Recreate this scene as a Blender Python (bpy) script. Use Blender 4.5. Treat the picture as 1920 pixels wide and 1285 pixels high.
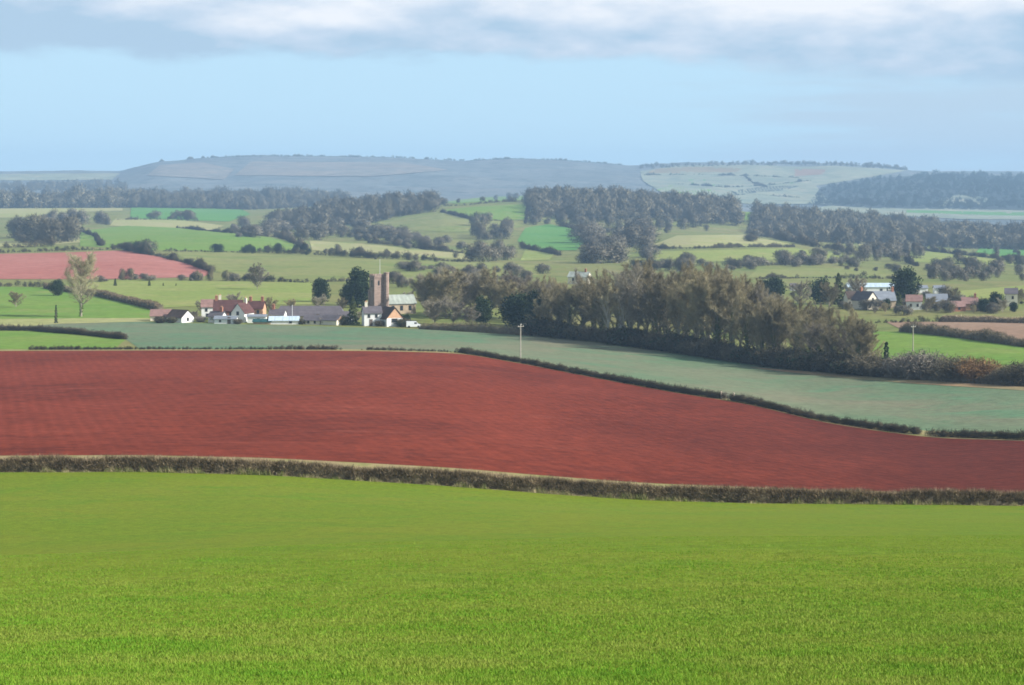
import bpy, math, random
import numpy as np
from mathutils import Vector
from mathutils.geometry import delaunay_2d_cdt

for o in list(bpy.data.objects):
    bpy.data.objects.remove(o)
scene = bpy.context.scene
COL = scene.collection

# ------------------------------------------------------------------ camera
F, HOR, CX = 4000.0, 340.0, 960.0          # focal length / horizon row / centre column, in photo pixels
cam_d = bpy.data.cameras.new('camera')
cam_d.sensor_width = 36.0
cam_d.lens = F / 1920.0 * 36.0
cam_d.shift_y = -(642.5 - HOR) / 1920.0
cam_d.clip_start = 0.5
cam_d.clip_end = 40000.0
cam = bpy.data.objects.new('camera', cam_d)
COL.objects.link(cam)
cam.location = (0, 0, 0)
cam.rotation_euler = (math.radians(90), 0, 0)
scene.camera = cam

# ------------------------------------------------------------------ light
SUN_EL, SUN_AZ = math.radians(30), math.radians(105)     # azimuth clockwise from +Y (the view direction)
sd = Vector((math.sin(SUN_AZ) * math.cos(SUN_EL), math.cos(SUN_AZ) * math.cos(SUN_EL), math.sin(SUN_EL)))
sun_d = bpy.data.lights.new('sun', 'SUN')
sun_d.energy = 5.0
sun_d.angle = math.radians(0.5)
sun_d.color = (1.0, 0.965, 0.91)
sun = bpy.data.objects.new('sun', sun_d)
COL.objects.link(sun)
sun.rotation_euler = sd.to_track_quat('Z', 'Y').to_euler()

scene.view_settings.view_transform = 'Standard'
scene.view_settings.look = 'None'
scene.view_settings.exposure = 0.55
scene.view_settings.gamma = 1.0
scene.view_settings.use_curve_mapping = False
scene.cycles.filter_width = 1.7
scene.cycles.max_bounces = 6
scene.cycles.transparent_max_bounces = 16


class NT:
    """tiny node-tree helper"""
    def __init__(self, tree):
        self.t = tree
        tree.nodes.clear()

    def n(self, typ, **kw):
        nd = self.t.nodes.new(typ)
        for k, v in kw.items():
            if k.startswith('i_'):
                nd.inputs[k[2:].replace('_', ' ')].default_value = v
            else:
                setattr(nd, k, v)
        return nd

    def l(self, a, b):
        self.t.links.new(a, b)

    def math(self, op, a, b=None, clamp=False):
        m = self.n('ShaderNodeMath', operation=op)
        m.use_clamp = clamp
        for i, v in enumerate((a, b)):
            if v is None:
                continue
            if hasattr(v, 'links'):
                self.l(v, m.inputs[i])
            else:
                m.inputs[i].default_value = v
        return m.outputs[0]

    def ramp(self, fac, stops):
        r = self.n('ShaderNodeValToRGB')
        e = r.color_ramp.elements
        while len(e) < len(stops):
            e.new(0.5)
        for i, (p, c) in enumerate(stops):
            e[i].position = p
            e[i].color = (c[0], c[1], c[2], 1) if hasattr(c, '__len__') else (c, c, c, 1)
        self.l(fac, r.inputs[0])
        return r.outputs[0]

    def noise(self, vec, scale, detail=4, rough=0.55, dist=0.0):
        nz = self.n('ShaderNodeTexNoise')
        nz.inputs['Scale'].default_value = scale
        nz.inputs['Detail'].default_value = detail
        nz.inputs['Roughness'].default_value = rough
        nz.inputs['Distortion'].default_value = dist
        if vec is not None:
            self.l(vec, nz.inputs['Vector'])
        return nz.outputs[0]

    def mapping(self, vec, scale=(1, 1, 1), loc=(0, 0, 0), rot=(0, 0, 0)):
        m = self.n('ShaderNodeMapping')
        m.inputs['Scale'].default_value = scale
        m.inputs['Location'].default_value = loc
        m.inputs['Rotation'].default_value = rot
        self.l(vec, m.inputs['Vector'])
        return m.outputs[0]

    def mix(self, fac, a, b, blend='MIX'):
        m = self.n('ShaderNodeMix', data_type='RGBA', blend_type=blend)
        for s, v in ((m.inputs[0], fac), (m.inputs[6], a), (m.inputs[7], b)):
            if hasattr(v, 'links'):
                self.l(v, s)
            elif hasattr(v, '__len__'):
                s.default_value = (v[0], v[1], v[2], 1)
            else:
                s.default_value = v
        return m.outputs[2]


world = bpy.data.worlds.new('World')
scene.world = world
world.use_nodes = True
w = NT(world.node_tree)
sky = w.n('ShaderNodeTexSky', sky_type='NISHITA')
sky.sun_disc = False
sky.sun_elevation = SUN_EL
sky.sun_rotation = SUN_AZ
sky.altitude = 200
sky.air_density = 1.0
sky.dust_density = 0.3
sky.ozone_density = 3.0
tc = w.n('ShaderNodeTexCoord')
sep = w.n('ShaderNodeSeparateXYZ')
w.l(tc.outputs['Generated'], sep.inputs[0])
X_, Z_ = sep.outputs['X'], sep.outputs['Z']
# bank of stratocumulus: lower edge at about 3.5 degrees, ragged
v1 = w.mapping(tc.outputs['Generated'], scale=(22, 22, 70))
v2 = w.mapping(tc.outputs['Generated'], scale=(17, 17, 52), loc=(3.1, 0.4, 1.7))
edge_n = w.noise(v1, 1.0, 6, 0.6)
body_n = w.noise(v2, 1.0, 5, 0.55)
el = w.math('ADD', Z_, w.math('MULTIPLY', w.math('SUBTRACT', edge_n, 0.5), 0.022))
el = w.math('ADD', el, w.math('MULTIPLY', w.math('MAXIMUM', w.math('SUBTRACT', X_, 0.02), 0.0), 0.06))
mr = w.n('ShaderNodeMapRange', interpolation_type='SMOOTHSTEP')
w.l(el, mr.inputs[0])
mr.inputs[1].default_value, mr.inputs[2].default_value = 0.0550, 0.0635
mask = mr.outputs[0]
top = w.n('ShaderNodeMapRange', interpolation_type='SMOOTHSTEP')
w.l(Z_, top.inputs[0])
top.inputs[1].default_value, top.inputs[2].default_value = 0.16, 0.40
top.inputs[3].default_value, top.inputs[4].default_value = 1.0, 0.25
mask = w.math('MULTIPLY', mask, top.outputs[0])
# faint streaks of thin cloud low on the right
v3 = w.mapping(tc.outputs['Generated'], scale=(7, 7, 70), loc=(0.3, 0, 0.9))
st = w.noise(v3, 1.0, 5, 0.55)
stm = w.n('ShaderNodeMapRange', interpolation_type='SMOOTHSTEP')
w.l(w.math('ADD', st, w.math('MULTIPLY', X_, 1.35)), stm.inputs[0])
stm.inputs[1].default_value, stm.inputs[2].default_value = 0.55, 0.85
thin = w.math('MULTIPLY', stm.outputs[0], 0.95)
# brightness of the bank: grey base, sunlit higher up and in the middle
lit = w.math('ADD', w.math('MULTIPLY', w.math('SUBTRACT', el, 0.060), 30.0), w.math('MULTIPLY', w.math('SUBTRACT', body_n, 0.47), 2.6))
lit = w.math('SUBTRACT', lit, w.math('MULTIPLY', w.math('POWER', w.math('MULTIPLY', w.math('SUBTRACT', X_, 0.03), 5.2), 2.0), 0.45))
SKYK = 1.0
cl = w.ramp(w.math('ADD', lit, 0.15, clamp=True), [(0.0, (4.2, 5.8, 7.4)), (0.4, (5.8, 6.9, 8.2)), (1.0, (8.6, 8.9, 9.4))])
base = w.mix(0.96, sky.outputs[0], (5.1, 7.5, 9.2))
# only the low band of sky is brightened toward the pale winter blue, the zenith stays Nishita's
low = w.n('ShaderNodeMapRange', interpolation_type='SMOOTHSTEP')
w.l(Z_, low.inputs[0])
low.inputs[1].default_value, low.inputs[2].default_value = 0.08, 0.30
base = w.mix(low.outputs[0], base, sky.outputs[0])
c1 = w.mix(thin, base, (4.9, 6.35, 7.7))
c2 = w.mix(mask, c1, cl)
bg = w.n('ShaderNodeBackground')
bg.inputs['Strength'].default_value = 0.075
w.l(c2, bg.inputs['Color'])
wo = w.n('ShaderNodeOutputWorld')
w.l(bg.outputs[0], wo.inputs['Surface'])

# ------------------------------------------------------------------ helpers
def tag(o, label=None, cat=None, group=None, kind=None):
    for k, v in (('label', label), ('category', cat), ('group', group), ('kind', kind)):
        if v:
            o[k] = v
    return o


def link(name, me, m=None, parent=None):
    o = bpy.data.objects.new(name, me)
    COL.objects.link(o)
    if m is not None and me is not None:
        for x in (m if isinstance(m, (list, tuple)) else [m]):
            me.materials.append(x)
    if parent:
        o.parent = parent
    return o


def empty(name, loc, rz=0.0, sc=1.0):
    o = bpy.data.objects.new(name, None)
    COL.objects.link(o)
    o.location = loc
    o.rotation_euler = (0, 0, rz)
    o.scale = (sc, sc, sc)
    return o


def mesh_np(name, V, faces, smooth=False, midx=None):
    """V (n,3); faces: (m,k) array of one polygon size, or list of such arrays."""
    if not isinstance(faces, (list, tuple)):
        faces = [faces]
    faces = [np.asarray(f, np.int32) for f in faces if len(f)]
    me = bpy.data.meshes.new(name)
    V = np.asarray(V, np.float32)
    me.vertices.add(len(V))
    me.vertices.foreach_set('co', V.ravel())
    nl = sum(f.size for f in faces)
    npoly = sum(len(f) for f in faces)
    me.loops.add(nl)
    me.polygons.add(npoly)
    me.loops.foreach_set('vertex_index', np.concatenate([f.ravel() for f in faces]))
    tot = np.concatenate([np.full(len(f), f.shape[1], np.int32) for f in faces])
    start = np.concatenate([[0], np.cumsum(tot)[:-1]]).astype(np.int32)
    me.polygons.foreach_set('loop_start', start)
    me.polygons.foreach_set('loop_total', tot)
    if smooth:
        me.polygons.foreach_set('use_smooth', np.ones(npoly, bool))
    if midx is not None:
        me.polygons.foreach_set('material_index', np.asarray(midx, np.int32))
    me.update(calc_edges=True)
    return me


def _hash(ix, iy, seed):
    h = (ix.astype(np.int64) * 374761393 + iy.astype(np.int64) * 668265263 + seed * 974634777) & 0xFFFFFFFF
    h = ((h ^ (h >> 13)) * 1274126177) & 0xFFFFFFFF
    return ((h ^ (h >> 16)) & 0xFFFF) / 65535.0


def vnoise(x, y, seed=0):
    x = np.asarray(x, float); y = np.asarray(y, float)
    ix = np.floor(x); iy = np.floor(y)
    fx = x - ix; fy = y - iy
    fx = fx * fx * (3 - 2 * fx); fy = fy * fy * (3 - 2 * fy)
    a = _hash(ix, iy, seed); b = _hash(ix + 1, iy, seed)
    c = _hash(ix, iy + 1, seed); d = _hash(ix + 1, iy + 1, seed)
    return (a * (1 - fx) + b * fx) * (1 - fy) + (c * (1 - fx) + d * fx) * fy - 0.5


# ------------------------------------------------------------------ the lie of the land
# Survey lines across the valley, near to far: (photo column, row, metres away).
def P(*a):
    return np.array(a, float)


L_hedge1 = P((-300, 885, 215), (0, 885, 215), (250, 884, 215), (500, 890, 215), (700, 902, 215), (860, 912, 215), (1000, 923, 215), (1200, 937, 215), (1400, 943, 215), (1920, 948, 215), (2300, 950, 215))
L_hedge2 = P((-300, 658, 480), (0, 657, 480), (250, 656, 478), (500, 656, 475), (700, 657, 472), (860, 661, 468), (1000, 685, 448), (1200, 722, 412), (1280, 738, 398), (1400, 757, 382), (1540, 790, 362), (1640, 805, 352), (1750, 819, 342), (1920, 824, 330), (2300, 838, 310))
L_edge = P((-300, 604, 640), (0, 604, 640), (250, 603, 640), (400, 607, 634), (600, 612, 624), (780, 617, 616), (1000, 630, 600), (1100, 640, 584), (1200, 653, 565), (1300, 668, 548), (1400, 683, 530), (1500, 695, 512), (1600, 704, 490), (1700, 712, 472), (1800, 717, 456), (1920, 725, 440), (2300, 745, 415))
LINES = [
    P((0, 1955, 1.0)),
    P((0, 1700, 5)),
    P((0, 1287, 25)),
    P((-300, 1052, 70), (0, 1046, 70), (300, 1036, 70), (700, 1022, 70), (1200, 1012, 70), (1920, 1010, 70)),
    P((-300, 1049, 112), (0, 1043, 112), (300, 1033, 112), (700, 1020, 112), (1200, 1011, 112), (1920, 1009, 112)),
    P((-300, 955, 165), (0, 953, 165), (500, 954, 165), (900, 962, 165), (1300, 973, 165), (1920, 977, 165)),
    L_hedge1,
    L_hedge2,
    L_edge,
    P((-300, 531, 900), (600, 533, 900), (1000, 537, 900), (1400, 544, 900), (1600, 549, 900), (1920, 551, 900)),
    P((-300, 470, 1250), (0, 471, 1250), (250, 474, 1250), (400, 486, 1250), (500, 486, 1250), (700, 487, 1250), (900, 493, 1250), (1000, 497, 1250), (1200, 500, 1250), (1400, 505, 1250), (1600, 510, 1250), (1920, 517, 1250)),
    P((-300, 452, 1700), (0, 452, 1700), (250, 446, 1700), (420, 441, 1700), (560, 456, 1700), (700, 456, 1700), (860, 462, 1700), (1000, 462, 1700), (1200, 458, 1700), (1300, 446, 1700), (1450, 458, 1700), (1600, 474, 1700), (1750, 478, 1700), (1920, 484, 1700)),
    P((-300, 420, 2200), (0, 420, 2200), (250, 420, 2200), (500, 432, 2200), (700, 425, 2200), (830, 408, 2200), (960, 415, 2200), (1030, 420, 2200), (1200, 425, 2200), (1300, 432, 2200), (1400, 440, 2200), (1600, 452, 2200), (1750, 462, 2200), (1920, 470, 2200)),
    P((-300, 396, 2650), (0, 396, 2650), (250, 398, 2650), (450, 404, 2650), (600, 398, 2650), (720, 388, 2650), (830, 383, 2650), (900, 377, 2650), (1000, 374, 2650), (1100, 374, 2650), (1250, 382, 2650), (1400, 398, 2650), (1500, 412, 2650), (1700, 432, 2650), (1920, 445, 2650)),
    P((-300, 389, 3300), (0, 389, 3300), (250, 388, 3300), (480, 392, 3300), (700, 392, 3300), (1100, 388, 3300), (1400, 405, 3300), (1700, 425, 3300), (1920, 436, 3300)),
    P((-300, 366, 4300), (0, 366, 4300), (250, 366, 4300), (700, 366, 4300), (1200, 368, 4300), (1500, 390, 4300), (1700, 394, 4300), (1920, 396, 4300)),
    P((-300, 345, 5200), (0, 345, 5200), (205, 346, 5200), (240, 340, 5200), (300, 330, 5200), (500, 328, 5200), (800, 330, 5200), (1200, 340, 5200), (1500, 346, 5200), (1700, 346, 5200), (1920, 348, 5200)),
    P((-300, 324, 6200), (0, 323, 6200), (150, 320, 6200), (225, 322, 6200), (255, 313, 6200), (290, 305, 6200), (370, 297, 6200), (480, 293, 6200), (720, 295, 6200), (870, 302, 6200), (960, 298, 6200), (1080, 302, 6200), (1180, 312, 6200), (1270, 306, 6200), (1400, 304, 6200), (1500, 309, 6200), (1570, 306, 6200), (1650, 314, 6200), (1720, 322, 6200), (1800, 325, 6200), (1920, 328, 6200), (2300, 332, 6200)),
    P((0, 322, 7300)),
    P((0, 345, 8200)),
]


def line_at(L, px):
    return np.interp(px, L[:, 0], L[:, 1]), np.interp(px, L[:, 0], L[:, 2])


def smooth_line_at(L, px, wpx=60):
    r = 0; y = 0
    for d, k in ((-1, 0.25), (0, 0.5), (1, 0.25)):
        a, b = line_at(L, px + d * wpx)
        r = r + k * a; y = y + k * b
    return r, y


PXG = np.concatenate([-np.geomspace(30000, 160, 90)[:-1], np.arange(-160, 2081, 2.8), 1920 + np.geomspace(160, 30000, 90)[1:]])
YG = np.geomspace(1.5, 7600, 900)


def pchip(x, y, xq):
    h = np.diff(x); d = np.diff(y) / h
    m = np.zeros_like(y)
    for i in range(1, len(x) - 1):
        if d[i - 1] * d[i] > 0:
            w1 = 2 * h[i] + h[i - 1]; w2 = h[i] + 2 * h[i - 1]
            m[i] = (w1 + w2) / (w1 / d[i - 1] + w2 / d[i])
    m[0] = d[0]; m[-1] = d[-1]
    i = np.clip(np.searchsorted(x, xq) - 1, 0, len(x) - 2)
    t = (xq - x[i]) / h[i]
    t2 = t * t; t3 = t2 * t
    return (2 * t3 - 3 * t2 + 1) * y[i] + (t3 - 2 * t2 + t) * h[i] * m[i] + (-2 * t3 + 3 * t2) * y[i + 1] + (t3 - t2) * h[i] * m[i + 1]


ZG = np.zeros((len(YG), len(PXG)))
for j, px in enumerate(PXG):
    pc = min(max(px, -300), 2300)
    ys, zs = [], []
    for k, L in enumerate(LINES):
        wp = 10 if k >= len(LINES) - 4 else 45
        r, y = smooth_line_at(L, pc, wp)
        ys.append(y); zs.append(-(r - HOR) / F * y)
    ZG[:, j] = pchip(np.array(ys), np.array(zs), YG)
XG = (PXG[None, :] - CX) / F * YG[:, None]
XG = np.clip(XG, -9000, 9000)
YY = np.repeat(YG[:, None], len(PXG), 1)


def sstep(a, b, x):
    t = np.clip((x - a) / (b - a), 0, 1)
    return t * t * (3 - 2 * t)


ZG += vnoise(XG / 38, YY / 38, 3) * 0.5 * sstep(225, 280, YY) * (1 - sstep(430, 470, YY))
ZG += vnoise(XG / 60, YY / 60, 4) * 1.0 * sstep(900, 1200, YY)
ZG += (vnoise(XG / 230, YY / 230, 5) * 12 + vnoise(XG / 90, YY / 90, 11) * 5) * sstep(3300, 4600, YY) * (1 - 0.8 * sstep(5800, 6200, YY))
ZG += (vnoise(XG / 35, YY / 35, 6) * 2.5) * sstep(3600, 4600, YY)

ROWG = HOR - F * ZG / YY
RUN = np.minimum.accumulate(ROWG, axis=0)


def hz(px, Y):
    """ground height for column px at distance Y"""
    px = np.asarray(px, float); Y = np.asarray(Y, float)
    j = np.clip(np.searchsorted(PXG, px) - 1, 0, len(PXG) - 2)
    tj = np.clip((px - PXG[j]) / (PXG[j + 1] - PXG[j]), 0, 1)
    i = np.clip(np.searchsorted(YG, Y) - 1, 0, len(YG) - 2)
    ti = np.clip((Y - YG[i]) / (YG[i + 1] - YG[i]), 0, 1)
    return (ZG[i, j] * (1 - ti) * (1 - tj) + ZG[i + 1, j] * ti * (1 - tj) + ZG[i, j + 1] * (1 - ti) * tj + ZG[i + 1, j + 1] * ti * tj)


def gz(x, Y):
    return hz(CX + np.asarray(x, float) / np.asarray(Y, float) * F, Y)


def hit(px, row, ymin=0.0):
    """distance at which the sight line through (px,row) meets the ground (beyond ymin)"""
    j = int(np.clip(np.searchsorted(PXG, px), 0, len(PXG) - 1))
    i0 = int(np.searchsorted(YG, ymin))
    c = np.minimum.accumulate(ROWG[i0:, j])
    k = int(np.argmax(c <= row)) if (c <= row).any() else len(c) - 1
    if k == 0:
        return float(YG[i0])
    a, b = c[k - 1], c[k]
    t = 0 if a == b else (a - row) / (a - b)
    return float(YG[i0 + k - 1] * (1 - t) + YG[i0 + k] * t)


def wp(px, Y, dz=0.0):
    return Vector(((px - CX) / F * Y, Y, float(hz(px, Y)) + dz))


# ------------------------------------------------------------------ materials
def principled(nt, color, rough=0.95, spec=0.1, bump=None, bump_d=0.1, bump_s=0.5):
    b = nt.n('ShaderNodeBsdfPrincipled')
    if hasattr(color, 'links'):
        nt.l(color, b.inputs['Base Color'])
    else:
        b.inputs['Base Color'].default_value = (*color, 1)
    b.inputs['Roughness'].default_value = rough
    b.inputs['Specular IOR Level'].default_value = spec
    if bump is not None:
        bp = nt.n('ShaderNodeBump')
        bp.inputs['Distance'].default_value = bump_d
        bp.inputs['Strength'].default_value = bump_s
        nt.l(bump, bp.inputs['Height'])
        nt.l(bp.outputs[0], b.inputs['Normal'])
    o = nt.n('ShaderNodeOutputMaterial')
    nt.l(b.outputs[0], o.inputs['Surface'])
    return b


def newmat(name):
    m = bpy.data.materials.new(name)
    m.use_nodes = True
    return m, NT(m.node_tree)


def mat_field(name, a, b, c=None, s1=0.02, s2=0.4, lines=None, bump=0.06, amt=1.0, dark_right=False, fine=0):
    """field surface: broad drift between a and b, fine grain, optional third tint and drill lines (angle, period m, depth)"""
    m, t = newmat(name)
    g = t.n('ShaderNodeNewGeometry')
    pos = g.outputs['Position']
    flat = t.mapping(pos, scale=(1, 1, 0.15))
    n1 = t.noise(flat, s1, 5, 0.6, 0.6)
    n2 = t.noise(flat, s2, 5, 0.65)
    col = t.mix(t.ramp(n1, [(0.36, 0.0), (0.64, 1.0)]), a, b)
    if c is not None:
        n3 = t.noise(t.mapping(pos, scale=(1, 1, 0.1), loc=(37, 11, 3)), s1 * 2.7, 5, 0.65, 0.8)
        col = t.mix(t.ramp(n3, [(0.50, 0.0), (0.70, 1.0)]), col, c)
    if dark_right:      # pale streaks, and a darker tone toward the right with an irregular edge
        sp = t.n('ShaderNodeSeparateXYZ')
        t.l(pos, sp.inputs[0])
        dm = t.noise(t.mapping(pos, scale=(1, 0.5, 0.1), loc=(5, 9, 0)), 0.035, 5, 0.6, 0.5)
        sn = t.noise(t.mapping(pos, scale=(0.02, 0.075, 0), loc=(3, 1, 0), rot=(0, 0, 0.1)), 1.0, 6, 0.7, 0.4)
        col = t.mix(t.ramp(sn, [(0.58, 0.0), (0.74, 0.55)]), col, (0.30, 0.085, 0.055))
        right_mask = t.math('ADD', t.math('MULTIPLY', sp.outputs['X'], 0.009), t.math('MULTIPLY', t.math('SUBTRACT', dm, 0.5), 0.9))
        col = t.mix(t.ramp(right_mask, [(0.0, 0.0), (0.45, 0.85)]), col, (0.094, 0.0190, 0.0115))
    grain = t.ramp(n2, [(0.25, 0.62), (0.75, 1.32)])
    col = t.mix(0.75 * amt, col, grain, 'MULTIPLY')
    h = n2
    if fine:      # blade-scale mottling
        n4 = t.noise(t.mapping(pos, scale=(1, 1, 0.2), loc=(9, 4, 0)), fine, 3, 0.6)
        col = t.mix(0.85 if fine > 1 else 0.7, col, t.ramp(n4, [(0.3, 0.62), (0.7, 1.34)]), 'MULTIPLY')
    if lines:
        ang, per, dep = lines
        wv = t.n('ShaderNodeTexWave', wave_type='BANDS', bands_direction='X')
        wv.inputs['Scale'].default_value = 1.0
        wv.inputs['Distortion'].default_value = 1.2
        wv.inputs['Detail'].default_value = 3
        wv.inputs['Detail Scale'].default_value = 0.5
        mp = t.mapping(pos, scale=(0.314 / per, 0.314 / per, 0), rot=(0, 0, math.radians(ang)))
        t.l(mp, wv.inputs['Vector'])
        pm = t.noise(t.mapping(pos, scale=(1, 0.4, 0.1), loc=(2, 7, 0)), 0.03, 4, 0.6)
        dep = t.math('MULTIPLY', t.ramp(pm, [(0.44, 0.08), (0.62, 1.0)]), dep)
        col = t.mix(dep, col, t.ramp(wv.outputs[0], [(0.15, 0.80), (0.6, 1.12)]), 'MULTIPLY')
        h = t.math('ADD', n2, t.math('MULTIPLY', wv.outputs[0], 0.22))
    principled(t, col, 0.95, 0.05, h, bump, 0.6)
    return m


def mat_plant(name, cols, scale=0.35, rough=0.9, isl=0.35, dome=False):
    """foliage / twigs: colours drift through the crown and from plant to plant"""
    m, t = newmat(name)
    g = t.n('ShaderNodeNewGeometry')
    oi = t.n('ShaderNodeObjectInfo')
    n = t.noise(g.outputs['Position'], scale, 4, 0.6)
    f = t.math('ADD', t.math('MULTIPLY', t.math('SUBTRACT', n, 0.5), 1.6), t.math('ADD', t.math('MULTIPLY', oi.outputs['Random'], 0.6), 0.2), clamp=True)
    f2 = t.math('ADD', f, t.math('MULTIPLY', t.math('SUBTRACT', g.outputs['Random Per Island'], 0.5), isl), clamp=True)
    k = len(cols) - 1
    col = t.ramp(f2, [(0.1 + 0.8 * i / k, c) for i, c in enumerate(cols)])
    b = principled(t, col, rough, 0.12)
    if dome:      # crowns shaded by their own rounded form, not by each sliver's tilt
        at = t.n('ShaderNodeAttribute', attribute_name='dome')
        vt = t.n('ShaderNodeVectorTransform', vector_type='NORMAL', convert_from='OBJECT', convert_to='WORLD')
        t.l(at.outputs['Vector'], vt.inputs[0])
        t.l(vt.outputs[0], b.inputs['Normal'])
        tr = t.n('ShaderNodeBsdfTransparent')      # light filters through bare twigs too fine to model
        mx = t.n('ShaderNodeMixShader')
        mx.inputs[0].default_value = 0.45
        out = [q for q in t.t.nodes if q.type == 'OUTPUT_MATERIAL'][0]
        t.l(b.outputs[0], mx.inputs[1])
        t.l(tr.outputs[0], mx.inputs[2])
        t.l(mx.outputs[0], out.inputs['Surface'])
    return m


def mat_plain(name, c, var=0.25, scale=1.5, rough=0.85, spec=0.2, lines=None):
    m, t = newmat(name)
    tc_ = t.n('ShaderNodeTexCoord')
    n = t.noise(tc_.outputs['Object'], scale, 6, 0.65)
    col = t.mix(1.0, c, t.ramp(n, [(0.25, 1 - var), (0.75, 1 + var)]), 'MULTIPLY')
    if lines:
        n2 = t.noise(t.mapping(tc_.outputs['Object'], scale=lines), 1.0, 3, 0.6)
        col = t.mix(0.8, col, t.ramp(n2, [(0.3, 0.72), (0.7, 1.18)]), 'MULTIPLY')
    principled(t, col, rough, spec, n, 0.03, 0.4)
    return m


M = {}
M['ground'] = mat_field('rough pasture', (0.17, 0.20, 0.055), (0.22, 0.20, 0.075), (0.12, 0.15, 0.04), 0.012, 0.3)
M['grass'] = mat_field('young green crop', (0.135, 0.195, 0.014), (0.166, 0.200, 0.018), (0.115, 0.198, 0.014), 0.05, 1.6, lines=(84, 3.2, 0.10), bump=0.05, fine=9.0)
M['grass_blade'] = mat_plant('grass blades', [(0.100, 0.255, 0.017), (0.160, 0.285, 0.023), (0.245, 0.295, 0.05)], 0.35, isl=0.55)
M['soil'] = mat_field('red ploughed soil', (0.166, 0.0305, 0.0145), (0.206, 0.041, 0.0215), (0.124, 0.0235, 0.0125), 0.010, 1.3, lines=(-14, 1.7, 0.26), dark_right=True, fine=0.42, bump=0.16)
M['crop'] = mat_field('blue green brassica crop', (0.115, 0.180, 0.098), (0.190, 0.185, 0.115), (0.105, 0.205, 0.108), 0.014, 0.55, bump=0.25)
M['margin'] = mat_field('pale dead grass margin', (0.34, 0.25, 0.13), (0.28, 0.25, 0.10), (0.20, 0.22, 0.06), 0.12, 1.2)
M['strip'] = mat_field('tawny field strip', (0.30, 0.20, 0.11), (0.22, 0.20, 0.10), None, 0.03, 0.8)
M['green'] = mat_field('bright pasture', (0.13, 0.235, 0.035), (0.17, 0.25, 0.045), (0.20, 0.24, 0.06), 0.015, 0.4)
M['green2'] = mat_field('lush pasture', (0.085, 0.235, 0.05), (0.12, 0.25, 0.055), None, 0.012, 0.3)
M['yellow'] = mat_field('yellow green pasture', (0.25, 0.275, 0.075), (0.21, 0.26, 0.06), (0.29, 0.28, 0.10), 0.012, 0.3)
M['pale'] = mat_field('pale stubble', (0.36, 0.33, 0.15), (0.28, 0.30, 0.10), (0.38, 0.32, 0.18), 0.012, 0.3)
M['olive'] = mat_field('olive hillside pasture', (0.20, 0.225, 0.065), (0.24, 0.235, 0.085), (0.15, 0.20, 0.05), 0.01, 0.25)
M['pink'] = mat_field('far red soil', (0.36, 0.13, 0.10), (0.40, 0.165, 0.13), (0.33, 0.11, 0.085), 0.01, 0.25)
M['brown'] = mat_field('pale brown tilth', (0.30, 0.20, 0.135), (0.27, 0.17, 0.11), None, 0.02, 0.4)
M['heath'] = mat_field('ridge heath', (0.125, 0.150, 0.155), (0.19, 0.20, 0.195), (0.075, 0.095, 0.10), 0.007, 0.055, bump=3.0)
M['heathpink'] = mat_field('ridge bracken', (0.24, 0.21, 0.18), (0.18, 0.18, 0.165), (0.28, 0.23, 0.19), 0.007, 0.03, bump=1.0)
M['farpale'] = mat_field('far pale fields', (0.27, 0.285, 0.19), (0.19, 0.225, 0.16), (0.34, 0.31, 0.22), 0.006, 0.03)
M['farwood'] = mat_field('far dark slope', (0.030, 0.042, 0.042), (0.05, 0.055, 0.05), None, 0.006, 0.03, bump=2.0)  # one dark tone for a patch and a sheet on the far right hill

M['twig'] = mat_plant('bare twigs', [(0.145, 0.122, 0.072), (0.26, 0.218, 0.122), (0.39, 0.33, 0.19)], 0.25)
M['twig_grey'] = mat_plant('grey twigs', [(0.17, 0.145, 0.115), (0.27, 0.235, 0.18), (0.37, 0.33, 0.23)], 0.25)
M['twig_pale'] = mat_plant('pale tan twigs', [(0.26, 0.225, 0.125), (0.38, 0.34, 0.19), (0.45, 0.41, 0.25)], 0.25)
M['twig_dark'] = mat_plant('dark twigs', [(0.05, 0.044, 0.028), (0.115, 0.096, 0.06), (0.19, 0.155, 0.095)], 0.4)
M['bark'] = mat_plain('grey brown bark', (0.34, 0.30, 0.22), 0.35, 1.2)
M['bark_pale'] = mat_plain('pale silvery bark', (0.55, 0.52, 0.45), 0.25, 1.0)
M['ivy'] = mat_plant('ivy leaves', [(0.05, 0.075, 0.018), (0.11, 0.145, 0.036), (0.18, 0.215, 0.065)], 0.5)
M['evergreen'] = mat_plant('dark evergreen leaves', [(0.012, 0.022, 0.010), (0.025, 0.042, 0.016), (0.045, 0.066, 0.024)], 0.4)
M['conifer'] = mat_plant('olive conifer leaves', [(0.04, 0.055, 0.02), (0.075, 0.095, 0.03), (0.115, 0.13, 0.045)], 0.4)
M['wood'] = mat_plant('far bare woodland', [(0.19, 0.168, 0.115), (0.265, 0.23, 0.15), (0.335, 0.295, 0.185)], 0.045, isl=0.2, dome=True)
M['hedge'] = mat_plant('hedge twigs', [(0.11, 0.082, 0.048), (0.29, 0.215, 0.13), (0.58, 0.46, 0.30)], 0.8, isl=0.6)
M['hedge_core'] = mat_plain('hedge core brown', (0.14, 0.112, 0.072), 0.3, 0.8)  # even brown of the hedge's inner mass
M['hedge_green'] = mat_plant('hedge leaves', [(0.045, 0.048, 0.020), (0.12, 0.112, 0.052), (0.26, 0.225, 0.12)], 0.3)
M['hedgefar'] = mat_plant('far hedge twigs', [(0.075, 0.064, 0.038), (0.155, 0.128, 0.076), (0.28, 0.225, 0.14)], 0.12, isl=0.25, dome=True)
M['farever'] = mat_plant('far evergreen leaves', [(0.014, 0.024, 0.012), (0.028, 0.046, 0.020), (0.05, 0.07, 0.03)], 0.1, isl=0.2, dome=True)
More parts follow.
